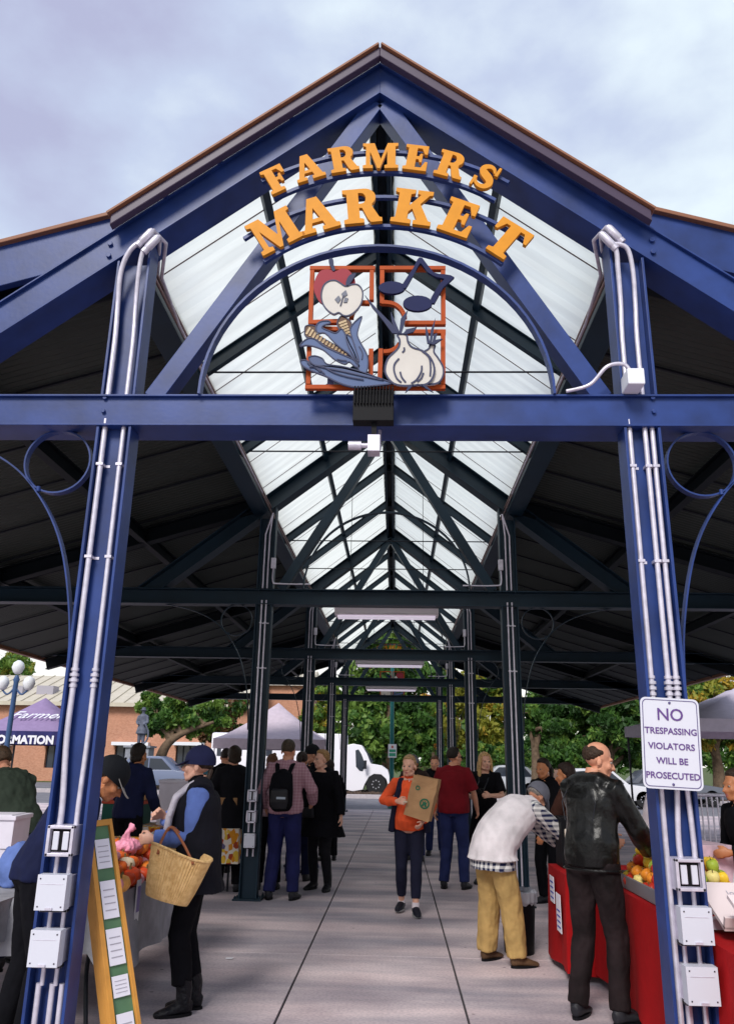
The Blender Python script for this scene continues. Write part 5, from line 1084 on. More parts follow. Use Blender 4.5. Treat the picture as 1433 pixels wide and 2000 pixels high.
# jars on the rear table
for i, (x, y) in enumerate(((-2.35, 10.95), (-2.27, 11.05), (-2.43, 11.1))):
    t_ = thing('jar', 'small glass jar with pale lid beside the tall cardboard box', 'jar', (x, y, .757), 'jars on the leaf-print table'); m = MB(); m.lathe((x, y, .757), [(.035, 0), (.038, .01), (.038, .09), (.03, .105)], 14); m.obj('glass', mat('jar_%d' % i, ((.3, .3, .5), (.5, .3, .15), (.35, .35, .45))[i], .15), t_, smooth=True)
    m = MB(); m.lathe((x, y, .863), [(.032, 0), (.032, .02)], 14); m.obj('lid', WHT, t_)
# leaning price board
TLp, TRp, BLp, BRp = atz(157, 1607, 1.25), atz(196, 1600, 1.26), V((-1.275, 4.70, .005)), V((-1.16, 4.85, .005))
TLp = V((-1.60, 4.74, 1.245)); TRp = V((-1.50, 4.86, 1.255))
bd = thing('price_board', 'tall leaning board with yellow wood frame, green panel and white paper notes', 'sign board', (BLp+BRp)/2)
Xb = (BRp-BLp); Zb = (TLp-BLp); nb_ = Xb.cross(Zb).normalized()
if nb_.y > 0: nb_ = -nb_
def bp_(u, v): return BLp.lerp(BRp, u).lerp(TLp.lerp(TRp, u), v)
YEL = mat('frame_yellow', (.60, .28, .06), .5, nz=.1, ns=10); GPN = mat('panel_green', (.10, .20, .11), .7, nz=.1)
def slab(u0, u1, v0, v1, d0, d1, k=0):
    P = [bp_(u0, v0), bp_(u1, v0), bp_(u1, v1), bp_(u0, v1)]; m = MB(); m.add([p+nb_*d0 for p in P]+[p+nb_*d1 for p in P], [(0,1,2,3),(7,6,5,4),(0,4,5,1),(1,5,6,2),(2,6,7,3),(3,7,4,0)]); return m
for n_, a in (('frame_side', (0, .17, 0, 1)), ('frame_side', (.87, 1.0, 0, 1)), ('frame_rail', (.171, .869, .975, 1)), ('frame_rail', (.171, .869, 0, .03))): slab(*a, -.012, .022).obj(n_, YEL, bd, bev=.002)
m = slab(0, .12, 0, 1, -.07, -.0125); m.obj('frame_edge', YEL, bd)
slab(.171, .869, .03, .975, -.004, .004).obj('panel', GPN, bd)
PAP = mat('paper', (.78, .76, .84), .7); INK = mat('ink', (.40, .38, .44), .7)
for v0, v1 in ((.80, .92), (.60, .75), (.42, .56), (.30, .38), (.08, .24)):
    pr = slab(.24, .80, v0, v1, 0.011, .014); po = pr.obj('paper_note', PAP, bd); l_ = MB()
    for q in range(4): a = slab(.32, .72, v0+(v1-v0)*(.2+.18*q), v0+(v1-v0)*(.23+.18*q), .0145, .0155); l_.add(a.v, a.f)
    l_.obj('handwriting', INK, bd)
# second board leg / rear A-frame side
# ---------------- right stall
table('folding table under the far red cloth', 1.50, 2.9, 7.0, 7.72)
drape('tablecloth', 'red cloth over the far table where the man in khaki bends down', 1.50, 2.9, 7.0, 7.72, .76, dict(S=.70, E=.4, N=.6, W=.70), REDC, fold=.012, seed=6)
table('folding table under the near red cloth', 1.74, 3.3, 3.2, 6.98)
drape('tablecloth', 'red cloth over the long near table by the right column', 1.74, 3.3, 3.2, 6.98, .76, dict(S=.70, E=.4, N=.2, W=.70), REDC, fold=.018, seed=7)
for i, (y, z0, z1) in enumerate(((7.40, .50, .70), (7.15, .32, .60))):
    m = MB(); m.bb(1.452, 1.456, y-.09, y+.09, z0, z1, 0)
    for q in range(4): m.bb(1.4505, 1.4518, y-.07, y+.07, z0+.03+q*.04, z0+.042+q*.04, 1)
    o = m.obj('notice', [PAP, mat('ink_blue', (.05, .08, .4), .6)], None, off=(1.454, y, z0)); tag(o, ('upper white and blue notice pinned to the side of the red cloth', 'lower white and blue notice pinned to the side of the red cloth')[i], 'notice', 'notices on the red cloth')
bl = sbox('display_crate', 'black slatted crate of white packets on the far red cloth', 'crate', (1.72, 7.52, .765), (.34, .30, .40), BLACK, 0)
for j in range(2):
    for i in range(2): m = MB(); m.box((1.63+i*.16, 7.362, .86+j*.17), (.11, .02, .09)); m.obj('packet', mat('packet_white', (.7, .6, .5), .5), bl, bev=.01)
# trash bin with clear liner
tb = thing('trash_bin', 'black waste bin with clear liner on the pavement at the corner of the red cloth', 'bin', (1.24, 7.95, 0)); m = MB(); m.lathe((1.24, 7.95, 0), [(.125, .0), (.13, .01), (.155, .44), (.16, .46), (.148, .46), (.12, .03)], 24); m.obj('bin_body', BLACK, tb, smooth=60)
m = MB(); vs = []; n = 40; rr = random.Random(3)
for j, (r, z) in enumerate(((.150, .40), (.172, .43), (.175, .50), (.158, .52), (.15, .46))):
    for i in range(n): a = 2*pi*i/n; q = r+rr.uniform(-.007, .007); vs.append((1.24+q*cos(a), 7.95+q*sin(a), z+rr.uniform(-.012, .012)))
m.add(vs, [(j*n+i, j*n+(i+1) % n, (j+1)*n+(i+1) % n, (j+1)*n+i) for j in range(4) for i in range(n)]); m.obj('bin_liner', mat('liner', (.42, .44, .50), .25, alpha=.8), tb)
# produce tray on red table
tr = thing('produce_tray', 'shallow grey tray at the edge of the near red cloth full of apples and peppers', 'tray', (2.05, 5.9, .78)); m = MB(); m.box((2.05, 5.95, .775), (.56, 1.3, .02)); 
for sx in (-1, 1): m.box((2.05+sx*.27, 5.95, .815), (.02, 1.3, .07)); m.box((2.05, 5.95+sx*.64, .815), (.52, .02, .07))
m.obj('tray_body', mat('tray_grey', (.20, .19, .21), .5), tr, bev=.004)
rr = random.Random(5); fcol = {'yellow': (.85, .55, .04), 'green': (.35, .45, .05), 'red': (.55, .04, .02), 'orange': (.85, .28, .03), 'pale yellow': (.85, .70, .25)}; fp = {}
for ky, c in fcol.items():
    m = MB(); m.lathe((0,0,0), [(.006, .010), (.022, .0), (.038, .022), (.041, .045), (.034, .066), (.016, .076), (.005, .070)], 14, lobes=5, la=.05); m.tube([(0,0,.068), (.003,0,.088)], .003, n=5, k=1); fp[ky] = m.obj('apple', [mat('fruit_%s' % ky.replace(' ', '_'), c, .35, nz=.2, ns=14), mat('gourd_stem', (0,0,0))], None, off=(0,0,0), smooth=70)
us = set()
for layer in range(4):
    for a in range(6-layer):
        for b2 in range(14-layer):
            ky = rr.choice(['yellow', 'yellow', 'green', 'red', 'orange', 'pale yellow', 'yellow']); ky = 'red' if (b2 in (4, 5) and a < 3) else ky
            if ky in us: o = fp[ky].copy(); COL.objects.link(o)
            else: o = fp[ky]; us.add(ky)
            o.location = (1.84+layer*.042+a*.084+rr.uniform(-.01, .01), 5.38+layer*.042+b2*.088+rr.uniform(-.012, .012), .787+layer*.062); o.rotation_euler = (rr.uniform(-.8, .8), rr.uniform(-.8, .8), rr.uniform(0, 6)); q = rr.uniform(.9, 1.12); o.scale = (q, q, q)
            tag(o, ky+' apple in the heaped grey tray by the right column', 'fruit', ky+' apples heaped in the tray')
# pink and white goods behind fruit
sbox('display_box', 'pale pink box behind the heaped apples', 'box', (2.35, 6.45, .765), (.34, .4, .30), mat('pink_box', (.62, .45, .52), .6, nz=.2, ns=12), 10)
# white price trays at right
for i, (y, z) in enumerate(((4.72, .80), (4.28, .80))):
    t_ = thing('price_tray', ('farther pale pink display tray with dark writing right of the right column', 'nearer pale pink display tray with dark writing right of the right column')[i], 'tray', (2.0, y, .765), 'display trays on the near red cloth')
    m = MB(); R = Matrix.Rotation(radians(24), 3, 'X'); C = V((2.08, y, .90)); m.box(C, (.56, .40, .02), R); m.box(C+R@V((0, -.19, .03)), (.56, .02, .06), R); m.obj('tray_board', mat('tray_pink', (.74, .62, .62), .6), t_)
    m = MB(); 
    for a in range(3):
        zz = -.12+.1*a
        text_mb(m, ('heirloom mix', 'fresh picked', 'local squash')[(a+i) % 3], .055, C+R@V((-.02, zz, .0125)), R@V((1,0,0)), R@V((0,1,0)), .0008)
    m.obj('writing', INK, t_)
    m = MB(); m.box((2.08, y+.1, .80), (.5, .1, .05)); m.obj('prop', WB, t_)
m = MB(); R = Matrix.Rotation(radians(14), 3, 'Y'); m.box((2.12, 5.02, .93), (.06, .26, .30), R); m.box((2.16, 5.02, .93), (.03, .27, .29), R, k=1); o = m.obj('box_file', [WHT, mat('bright_blue', (.02, .07, .42), .4)], None, off=(2.1, 5.02, .77), bev=.003); tag(o, 'blue and white box standing on edge near the right column', 'box')
# steel barrier at right
ba = thing('steel_barrier', 'grey steel barrier with thin vertical bars beyond the right column', 'barrier', (4.6, 9.6, 0)); m = MB()
for z in (.42, 1.30): m.tube([(3.3, 9.6, z), (6.2, 9.6, z)], .022, n=8)
m.obj('rail', GALV, ba, smooth=True); m = MB()
for i in range(49): m.tube([(3.3+i*.06, 9.6, .42), (3.3+i*.06, 9.6, 1.3)], .009, n=6)
o = m.obj('bars', GALV, ba, smooth=True); m = MB()
for x in (3.3, 6.2): m.tube([(x, 9.6, 1.3), (x, 9.6, .03)], .022, n=8); m.bb(x-.03, x+.03, 9.3, 9.9, .0, .03)
m.obj('foot', GALV, ba)
table('folding table with crates beyond the right column', 3.1, 5.0, 8.2, 8.9)
drape('tablecloth', 'pale lilac cloth on the table beyond the right column', 3.1, 5.0, 8.2, 8.9, .80, dict(S=.5, E=.2, N=.2, W=.5), cloth('lilac_cloth', (.52, .46, .58)), seed=9)
# ------------------------------------------------------------------ canopies
def canopy(label, cx, cy, w_, hv_, hp_, col, txt=None, leg=DARKM, rz=0, seed=0, val=.26, script=None):
    root = thing('canopy_tent', label, 'tent', (cx, cy, 0), None); h = w_/2; n = 14
    fab = cloth('tent_%d' % seed, col, b=.15, nz=.06); m = MB(); vs = []; C = V((cx, cy, 0)); R = Matrix.Rotation(radians(rz), 3, 'Z')
    def zat(x, y):
        d = max(abs(x), abs(y))/h; e_ = 1-d; return hv_+(hp_-hv_)*(e_**1.35*.75+e_*.25)+.02*noise.noise(V((x*1.3, y*1.3, seed)))
    for i in range(n+1):
        for j in range(n+1): x, y = -h+w_*i/n, -h+w_*j/n; vs.append(C+R@V((x, y, zat(x, y))))
    m.add(vs, [(i*(n+1)+j, (i+1)*(n+1)+j, (i+1)*(n+1)+j+1, i*(n+1)+j+1) for i in range(n) for j in range(n)]); m.obj('canopy', fab, root, smooth=40)
    m = MB()
    for a in range(4):
        Ra = R@Matrix.Rotation(pi/2*a, 3, 'Z'); vs = []
        for i in range(n*2+1):
            x = -h+w_*i/(2*n); wv = .012*sin(i*1.3+seed); vs += [C+Ra@V((x, -h-.004, hv_+.01)), C+Ra@V((x, -h-.012+wv, hv_-val))]
        m.add(vs, [(2*i, 2*i+2, 2*i+3, 2*i+1) for i in range(2*n)])
    m.obj('valance', fab if not txt else cloth('valance_dark', (.03, .03, .12)), root, smooth=True, fixn=False)
    for a in range(4):
        Ra = R@Matrix.Rotation(pi/2*a, 3, 'Z'); p = C+Ra@V((-h+.05, -h+.05, 0)); m = MB(); m.bb(p.x-.02, p.x+.02, p.y-.02, p.y+.02, .0, hv_-.02); m.bb(p.x-.05, p.x+.05, p.y-.05, p.y+.05, 0, .012); m.obj('leg', leg, root)
    if txt: m = MB(); text_mb(m, txt, .26, C+R@V((0, -h-.03, hv_-val+.02)), R@V((1,0,0)), V((0,0,1)), .003, bold=.012); m.obj('lettering', WHT, root)
    if script:
        m = MB(); nrm = V((0, -(hp_-hv_), h)).normalized(); O = C+V((0, -h*.62, hv_+(hp_-hv_)*.33)); text_mb(m, script, .46, O+V((.25, -.06, .04)), (1,0,0), V((0, h, (hp_-hv_)*.9)), .003, shear=.4); m.obj('script_lettering', WHT, root)
    return root
canopy('purple pop-up canopy with white lettering on its dark valance at the far left', -8.92, 20.9, 2.5, 2.14, 3.02, (.26, .19, .34), 'INFORMATION', seed=1, script='Farmers', val=.3)
p = at(537, 1450, 31); canopy('pale lilac grey pop-up canopy with a tall peak behind the left columns', p.x, 31.5, 4.0, 2.28, 3.68, (.50, .42, .48), seed=2, val=.34, leg=WHT)
canopy('grey pop-up canopy with vent cap beyond the right column', 7.95, 18.6, 4.3, 2.5, 3.42, (.50, .45, .54), seed=3, val=.24)
# ------------------------------------------------------------------ street lamp, pole, statue
lp = thing('street_lamp', 'blue post street lamp with white globes at the far left', 'street lamp', (at(18, 1450, 17).x, 17, 0)); X0 = at(16, 1440, 17).x; zt = at(20, 1300, 17).z
m = MB(); m.lathe((X0, 17, 0), [(.13, 0), (.13, .3), (.07, .4), (.055, 1.5), (.05, zt-.35), (.07, zt-.3), (.03, zt-.2)], 14)
for q in (-1, 1): m.tube(cat_rom([(X0, 17, zt-.45), (X0+q*.15, 17, zt-.6), (X0+q*.28, 17, zt-.5)], 5), .02, n=8)
m.obj('post', mat('lamp_post_blue', (.05, .10, .22), .4), lp, smooth=True)
for q, z in ((0, zt-.05), (-.28, zt-.38), (.28, zt-.38)): m = MB(); m.lathe((X0+q, 17, z-.13), [(.05, 0), (.09, .04), (.13, .14), (.10, .24), (.03, .29)], 16); m.obj('globe', mat('globe_white', (.7, .72, .75), .3), lp, smooth=True)
P_ = at(765, 1460, 31); pl_ = thing('lamp_pole', 'green lamp pole standing in front of the maple behind the pavilion', 'pole', (P_.x, 31, -.05)); m = MB(); m.lathe((P_.x, 31, -.05), [(.14, 0), (.14, .25), (.085, .35), (.07, 5.2)], 14); m.obj('post', mat('pole_green', (.01, .10, .10), .4), pl_, smooth=True)
q = at(766, 1467, 30.88); m = MB(); m.bb(q.x-.155, q.x+.155, 30.86, 30.88, q.z-.24, q.z+.24, 0); m.bb(q.x-.12, q.x+.12, 30.855, 30.8595, q.z-.04, q.z+.05, 1); m.bb(q.x-.12, q.x+.12, 30.855, 30.8595, q.z-.19, q.z-.08, 1); m.bb(q.x-.03, q.x+.03, 30.855, 30.8595, q.z+.10, q.z+.18, 2)
o = m.obj('parking_sign', [WHT, mat('sign_green', (.05, .35, .22), .5), CRED], None, off=(q.x, 30.87, q.z)); tag(o, 'small white parking sign with green print on the green pole', 'sign')
YS_ = 44; Q = at(270, 1500, YS_); zb = at(270, 1457, YS_).z; zt = at(270, 1384, YS_).z; sg = mat('bronze_grey', (.10, .11, .15), .5, nz=.3, ns=5); gran = mat('granite', (.24, .25, .29), .7, nz=.2, ns=8)
st_ = thing('statue', 'grey bronze statue of a figure in a long coat on a stone pedestal', 'statue', (Q.x, YS_, 0)); hS = zt-zb; k_ = hS/1.75
m = MB(); cx = Q.x
m.tube([(cx, YS_, zb+.55*k_), (cx+.01, YS_, zb+.9*k_), (cx+.02, YS_, zb+1.15*k_), (cx+.0, YS_, zb+1.42*k_), (cx, YS_, zb+1.5*k_)], [(.30*k_, .22*k_), (.22*k_, .17*k_), (.19*k_, .15*k_), (.23*k_, .15*k_), (.08*k_, .08*k_)], side=(1,0,0), n=14)
for q_ in (-1, 1):
    m.tube([(cx+q_*.1*k_, YS_, zb+.6*k_), (cx+q_*.1*k_, YS_, zb+.05)], [.10*k_, .07*k_], n=10); m.ell((cx+q_*.1*k_, YS_-.08, zb+.05), (.07*k_, .14*k_, .05*k_)); m.tube([(cx+q_*.2*k_, YS_, zb+1.4*k_), (cx+q_*.27*k_, YS_-.05, zb+1.1*k_), (cx+q_*.12*k_, YS_-.25*k_, zb+.98*k_)], [.07*k_, .06*k_, .05*k_], n=10)
m.ell((cx, YS_, zb+1.60*k_), (.085*k_, .1*k_, .12*k_))
m2 = MB(); m2.v = [v-V((Q.x, YS_, 0)) for v in m.v]; m2.f = m.f; m2.m = m.m; put('figure', remesh(m2, .03, 2), sg, st_)
m = MB(); m.lathe((cx, YS_, zb+1.66*k_), [(.17*k_, 0), (.17*k_, .02*k_), (.10*k_, .03*k_), (.09*k_, .13*k_), (.05*k_, .15*k_)], 16); m.obj('hat', sg, st_, smooth=40)
m = MB(); m.tube(cat_rom([(cx+.2*k_, YS_-.2, zb+1.0*k_), (cx+.38*k_, YS_-.2, zb+.6*k_), (cx+.3*k_, YS_-.2, zb+.2*k_), (cx+.0, YS_-.35, zb+.03), (cx-.4, YS_-.3, zb+.02)], 6), .045*k_, n=8); m.obj('hose', sg, st_, smooth=True)
m = MB(); m.bb(cx-.62, cx+.62, YS_-.5, YS_+.5, 0, zb-.1); m.bb(cx-.72, cx+.72, YS_-.6, YS_+.6, zb-.1, zb); m.bb(cx-.72, cx+.72, YS_-.6, YS_+.6, 0, .25); m.obj('pedestal', gran, st_)
# ------------------------------------------------------------------ buildings
def brickm(name, c1, c2, mo, scale=4):
    m = mat(name, c1, .85); t = m.node_tree; b = t.nodes['Principled BSDF']; tc = t.nodes.new('ShaderNodeTexCoord'); mp_ = t.nodes.new('ShaderNodeMapping'); mp_.inputs['Rotation'].default_value = (radians(90), 0, 0)
    br = t.nodes.new('ShaderNodeTexBrick'); br.inputs['Scale'].default_value = scale; br.inputs['Color1'].default_value = (*c1, 1); br.inputs['Color2'].default_value = (*c2, 1); br.inputs['Mortar'].default_value = (*mo, 1); br.inputs['Mortar Size'].default_value = .012
    t.links.new(tc.outputs['Object'], mp_.inputs[0]); t.links.new(mp_.outputs[0], br.inputs['Vector'])
    n_ = t.nodes.new('ShaderNodeTexNoise'); n_.inputs['Scale'].default_value = .5; n_.inputs['Detail'].default_value = 5; t.links.new(tc.outputs['Object'], n_.inputs['Vector']); r = t.nodes.new('ShaderNodeValToRGB'); r.color_ramp.elements[0].color = (.75, .75, .75, 1); r.color_ramp.elements[1].color = (1.2, 1.15, 1.1, 1); t.links.new(n_.outputs['Fac'], r.inputs[0])
    mx_ = t.nodes.new('ShaderNodeMix'); mx_.data_type = 'RGBA'; mx_.blend_type = 'MULTIPLY'; mx_.inputs[0].default_value = 1; t.links.new(br.outputs[0], mx_.inputs[6]); t.links.new(r.outputs[0], mx_.inputs[7]); t.links.new(mx_.outputs[2], b.inputs['Base Color']); return m
BRK = brickm('brick', (.44, .205, .13), (.54, .27, .18), (.46, .33, .26)); ROOF = mat('tan_metal_roof', (.52, .47, .38), .5, nz=.06, ns=2)
DG = mat('dark_glass', (.03, .038, .055), .12, spec=.5)
YB = 56; x0, x1 = at(-260, 1400, YB).x, at(485, 1400, YB).x; ze = at(200, 1376, YB).z; zr = at(120, 1326, YB+6).z
bu = thing('brick_building', 'long orange brick building with a tan standing seam metal roof on the left', 'building', ((x0+x1)/2, YB, 0)); ops = []
for (a, b2, c0, c1) in ((225, 288, 1456, 1500), (344, 396, 1456, 1510), (90, 150, 1456, 1500), (-60, 20, 1456, 1500)):
    ops.append((at(a, 1460, YB).x, at(b2, 1460, YB).x, at(a, c1, YB).z, at(a, c0, YB).z))
ops.sort(); m = MB(); zl = min(o[2] for o in ops); zh = max(o[3] for o in ops); cur = x0
m.bb(x0, x1, YB, YB+.4, zh, ze)
for a, b2, c0, c1 in ops: m.bb(cur, a, YB, YB+.4, -.1, zh); m.bb(a, b2, YB, YB+.4, -.1, max(.0, c0)); cur = b2
m.bb(cur, x1, YB, YB+.4, -.1, zh); m.bb(x0, x0+.4, YB+.4, YB+14, -.1, ze); m.bb(x1-.4, x1, YB+.4, YB+14, -.1, ze); m.bb(x0, x1, YB+14, YB+14.4, -.1, ze); m.obj('wall', BRK, bu)
for a, b2, c0, c1 in ops:
    m = MB(); m.bb(a-.15, b2+.15, YB-.45, YB-.01, c1, c1+.22); m.obj('awning', WHT, bu); m = MB(); m.bb(a, b2, YB+.25, YB+.3, max(.0, c0), zh); w_ = m.obj('window', DG, bu); m = MB()
    for q in range(1, 4): xx = a+(b2-a)*q/4; m.bb(xx-.04, xx+.04, YB+.2, YB+.249, max(.0, c0), zh)
    m.obj('mullion', DARKM, w_)
m = MB(); m.add([(x0-.4, YB-.5, ze+.02), (x1+.3, YB-.5, ze+.02), (x1+.3, YB+7, zr+.3), (x0-.4, YB+7, zr+.3), (x0-.4, YB+14.9, ze+.02), (x1+.3, YB+14.9, ze+.02)], [(0,1,2,3), (3,2,5,4), (0,3,4), (1,5,2), (0,4,5,1)])
xx = x0
while xx < x1+.2: m.bar((xx, YB-.5, ze+.06), (xx, YB+7, zr+.33), .06, .07); xx += .9
m.bb(x0-.4, x1+.3, YB-.56, YB-.5, ze-.16, ze+.1); m.obj('roof', ROOF, bu, fixn=True)
for px, w2 in ((38, .8), (92, 1.2)):
    q = at(px, 1350, YB+2); m = MB(); m.bb(q.x-w2/2, q.x+w2/2, YB+1.6, YB+2.6, ze-.05, q.z+.35); m.obj('roof_unit', mat('unit_grey', (.35, .33, .38), .6), bu)
Y2 = 62; a, b2 = at(505, 1300, Y2).x, at(600, 1300, Y2).x; zt = at(560, 1340, Y2).z; bt = thing('brick_building', 'second smaller brick building behind the pale peaked tent', 'building', ((a+b2)/2, Y2, 0)); m = MB(); m.bb(a, b2, Y2, Y2+10, -.1, zt); m.obj('wall', BRK, bt)
m = MB(); m.add([(a-.4, Y2-.4, zt), (b2+.4, Y2-.4, zt), (b2+.4, Y2+5, zt+1.6), (a-.4, Y2+5, zt+1.6), (a-.4, Y2+10, zt), (b2+.4, Y2+10, zt)], [(0,1,2,3), (3,2,5,4), (0,3,4), (1,5,2), (0,4,5,1)])
for i in range(12): xx = a-.3+(b2-a+.6)*i/11; m.bar((xx, Y2-.4, zt+.04), (xx, Y2+5, zt+1.64), .06, .07)
m.obj('roof', ROOF, bt); m = MB()
for q in (.25, .6): m.bb(a+(b2-a)*q-.6, a+(b2-a)*q+.6, Y2-.03, Y2-.005, 1.2, 2.8)
m.obj('window', DG, bt)
Y3 = 70; a, b2 = at(1075, 1450, Y3).x, at(1150, 1450, Y3).x; zt = at(1100, 1452, Y3).z; bt = thing('pink_building', 'small pale pink building glimpsed between the trees on the right', 'building', ((a+b2)/2, Y3, 0)); m = MB(); m.bb(a, b2, Y3, Y3+8, -.1, zt); m.obj('wall', mat('pink_render', (.55, .33, .27), .8, nz=.1, ns=1), bt)
m = MB(); m.bb(a-.3, b2+.3, Y3-.3, Y3+8.3, zt, zt+.3); m.obj('roof', mat('roof_rose', (.50, .28, .22), .8), bt); m = MB()
for q in (.2, .5, .8): m.bb(a+(b2-a)*q-.4, a+(b2-a)*q+.4, Y3-.04, Y3-.005, 1.2, 2.4)
m.obj('window', DG, bt)
# ------------------------------------------------------------------ vehicles
def wheel(root, c, r, w_, hubc=(.45, .45, .5)):
    R = Matrix.Rotation(radians(90), 3, 'X'); m = MB(); m.lathe(c, [(r*.6, -w_/2), (r*.93, -w_/2), (r, -w_/2+.03), (r, w_/2-.03), (r*.93, w_/2), (r*.6, w_/2)], 26, R=R); wo = m.obj('wheel', mat('tyre', (.018, .018, .02), .8), root, smooth=40)
    m = MB(); m.lathe(V(c)+V((0, -w_/2+.035, 0)), [(r*.62, -.01), (r*.60, .02), (r*.2, .03), (r*.18, .0), (r*.05, 0)], 20, R=R)
    for i in range(8): a = 2*pi*i/8; m.lathe(V(c)+V((r*.38*cos(a), -w_/2-.0, r*.38*sin(a))), [(r*.07, -.01), (r*.07, .012)], 8, R=R)
    h = m.obj('rim', mat('rim_grey', hubc, .35, metal=.6), wo, smooth=40); return wo
def car(label, cx, cy, L_=4.5, H_=1.45, col=(.1, .13, .2), d=1, Wd=1.75, kind='car'):
    root = thing('parked_'+kind, label, kind, (cx, cy, 0), 'vehicles parked beyond the market'); pm = mat('paint_%02x%02x%02x' % tuple(int(255*q) for q in col), col, .25, spec=.6)
    prof = [(-.5, .30), (-.5, .62), (-.47, .80), (-.30, .92), (-.16, 1.0), (.20, 1.0), (.40, .95), (.49, .90), (.5, .55), (.495, .30)]; P = [(x*L_*d, z*H_*.62 if z <= 1 else z) for x, z in prof]
    m = MB()
    def pr(P, y0, y1, inset=0, k=0):
        n = len(P); vs = [V((cx+x, cy+y0, z)) for x, z in P]+[V((cx+x, cy+y1, z)) for x, z in P]; m.add(vs, [tuple(range(n)), tuple(range(n, 2*n))[::-1]]+[(i, n+i, n+(i+1) % n, (i+1) % n) for i in range(n)], k)
    pr(P, -Wd/2, Wd/2); m.obj('body', pm, root, bev=.05, smooth=50)
    m = MB(); zb_ = .60*H_; cab = [(-.20*L_*d, zb_), (-.06*L_*d, H_*.96), (.0, H_), (.22*L_*d, H_), (.30*L_*d, H_*.95), (.43*L_*d, zb_)]; pr(cab, -Wd/2+.12, Wd/2-.12); m.obj('cabin', pm, root, bev=.03, smooth=50)
    m = MB(); g_ = [(-.155*L_*d, zb_+.04), (-.04*L_*d, H_*.93), (.20*L_*d, H_*.94), (.27*L_*d, H_*.92), (.36*L_*d, zb_+.04)]; pr(g_, -Wd/2+.10, Wd/2-.10); wn = m.obj('window', DG, root); m = MB(); m.bb(cx+.09*L_*d-.03, cx+.09*L_*d+.03, cy-Wd/2+.09, cy-Wd/2+.099, zb_, H_*.94); m.obj('pillar', pm, wn)
    for sx in (-.31, .31):
        for sy in (-1, 1): wheel(root, V((cx+sx*L_, cy+sy*(Wd/2-.11), .33)), .33, .22)
    for sy in (-1, 1): m = MB(); m.box((cx-.488*L_*d, cy+sy*Wd*.36, .40*H_+.02), (.08, .3, .12)); m.obj('headlight', mat('lens', (.6, .62, .65), .15), root, bev=.01)
    return root
q = at(312, 1500, 40); car('blue grey car parked in front of the brick building by the curved tree', q.x-.2, 41, 4.6, 1.65, (.14, .17, .27), d=-1)
q = at(1130, 1505, 34); car('white car parked under the trees on the right', q.x+1.0, 34.5, 4.5, 1.45, (.62, .62, .66), d=-1)
q = at(975, 1505, 46); car('silver car half hidden behind the right columns', q.x, 45.5, 4.4, 1.5, (.45, .47, .52))
q = at(1255, 1500, 33); car('dark car parked behind the leather jacket man', q.x+2.5, 37.5, 4.5, 1.45, (.10, .11, .14), d=-1)
# white box truck with cab to the right
WT = mat('truck_white', (.80, .78, .84), .3, spec=.6); Yt = 41.5; u = lambda px, py: at(px, py, Yt)
tk = thing('box_truck', 'white truck with sloping hood and large front wheel, facing right beyond the pavilion', 'truck', (u(690, 1550).x, Yt+1.1, 0))
def px_poly(pts, y0, y1, name, m_, par, bev=0, k=0):
    m = MB(); P = [u(*p) for p in pts]; m.poly([[(p.x, p.z) for p in P][::-1]], (0, y0, 0), (1,0,0), (0,0,1), y1-y0); return m.obj(name, m_, par, bev=bev)
px_poly([(672,1457),(690,1453),(706,1456),(716,1472),(724,1492),(745,1496),(757,1505),(761,1520),(762,1530),(757,1532),(754,1522),(744,1513),(730,1512),(720,1518),(712,1532),(708,1543),(688,1546),(672,1542)], Yt, Yt+2.2, 'cab', WT, tk, bev=.02)
px_poly([(694,1466),(700,1464),(706,1474),(711,1488),(711,1500),(708,1507),(702,1506),(695,1498)], Yt-.012, Yt-.002, 'door_window', DG, tk)
px_poly([(712,1462),(718,1470),(728,1488),(724,1490),(714,1472)], Yt+.15, Yt+2.05, 'windscreen', DG, tk)
m = MB(); q = u(676, 1470); b0 = u(560, 1460); m.bb(b0.x, q.x-.05, Yt-.05, Yt+2.3, .75, u(672, 1434).z); m.obj('cargo_box', WT, tk, bev=.03)
m = MB(); m.bb(b0.x, u(755, 1500).x, Yt+.3, Yt+1.9, .45, .74); m.obj('chassis', DARKM, tk)
c = u(734, 1537); wheel(tk, V((c.x, Yt+.17, .50)), .50, .3, (.5, .5, .56)); wheel(tk, V((c.x, Yt+2.0, .50)), .50, .3); wheel(tk, V((b0.x+.9, Yt+.17, .50)), .50, .3)
m = MB(); q = u(709, 1500); m.tube([(q.x, Yt-.02, q.z), (q.x+.1, Yt-.3, q.z+.05)], .02, n=6); m.bb(q.x+.05, q.x+.18, Yt-.42, Yt-.28, q.z-.05, q.z+.35); m.obj('mirror', DARKM, tk)
# white van left
Yt = 36.5; vn = thing('step_van', 'tall white step van with small dark side windows behind the pale tent', 'van', (u(465, 1500).x, Yt+1.2, 0))
a, b2 = u(410, 1480), u(560, 1480); zt = u(440, 1431).z; m = MB(); m.bb(a.x, b2.x, Yt, Yt+2.3, .5, zt); m.obj('body', WT, vn, bev=.12, smooth=50)
for p0, p1 in (((424, 1461), (431, 1477)), ((441, 1461), (452, 1477)), ((463, 1461), (472, 1477)), ((520, 1461), (531, 1477))):
    A, B = u(p0[0], p0[1]), u(p1[0], p1[1]); m = MB(); m.bb(A.x, B.x, Yt-.014, Yt-.002, B.z, A.z); m.obj('window', DG, vn, bev=.004)
m = MB(); m.bb(a.x+.1, b2.x, Yt-.012, Yt-.002, .52, .95); m.obj('skirt', mat('skirt_dark', (.02, .02, .04), .5), vn)
for px in (430, 530): wheel(vn, V((u(px, 1500).x, Yt+.15, .42)), .42, .28)
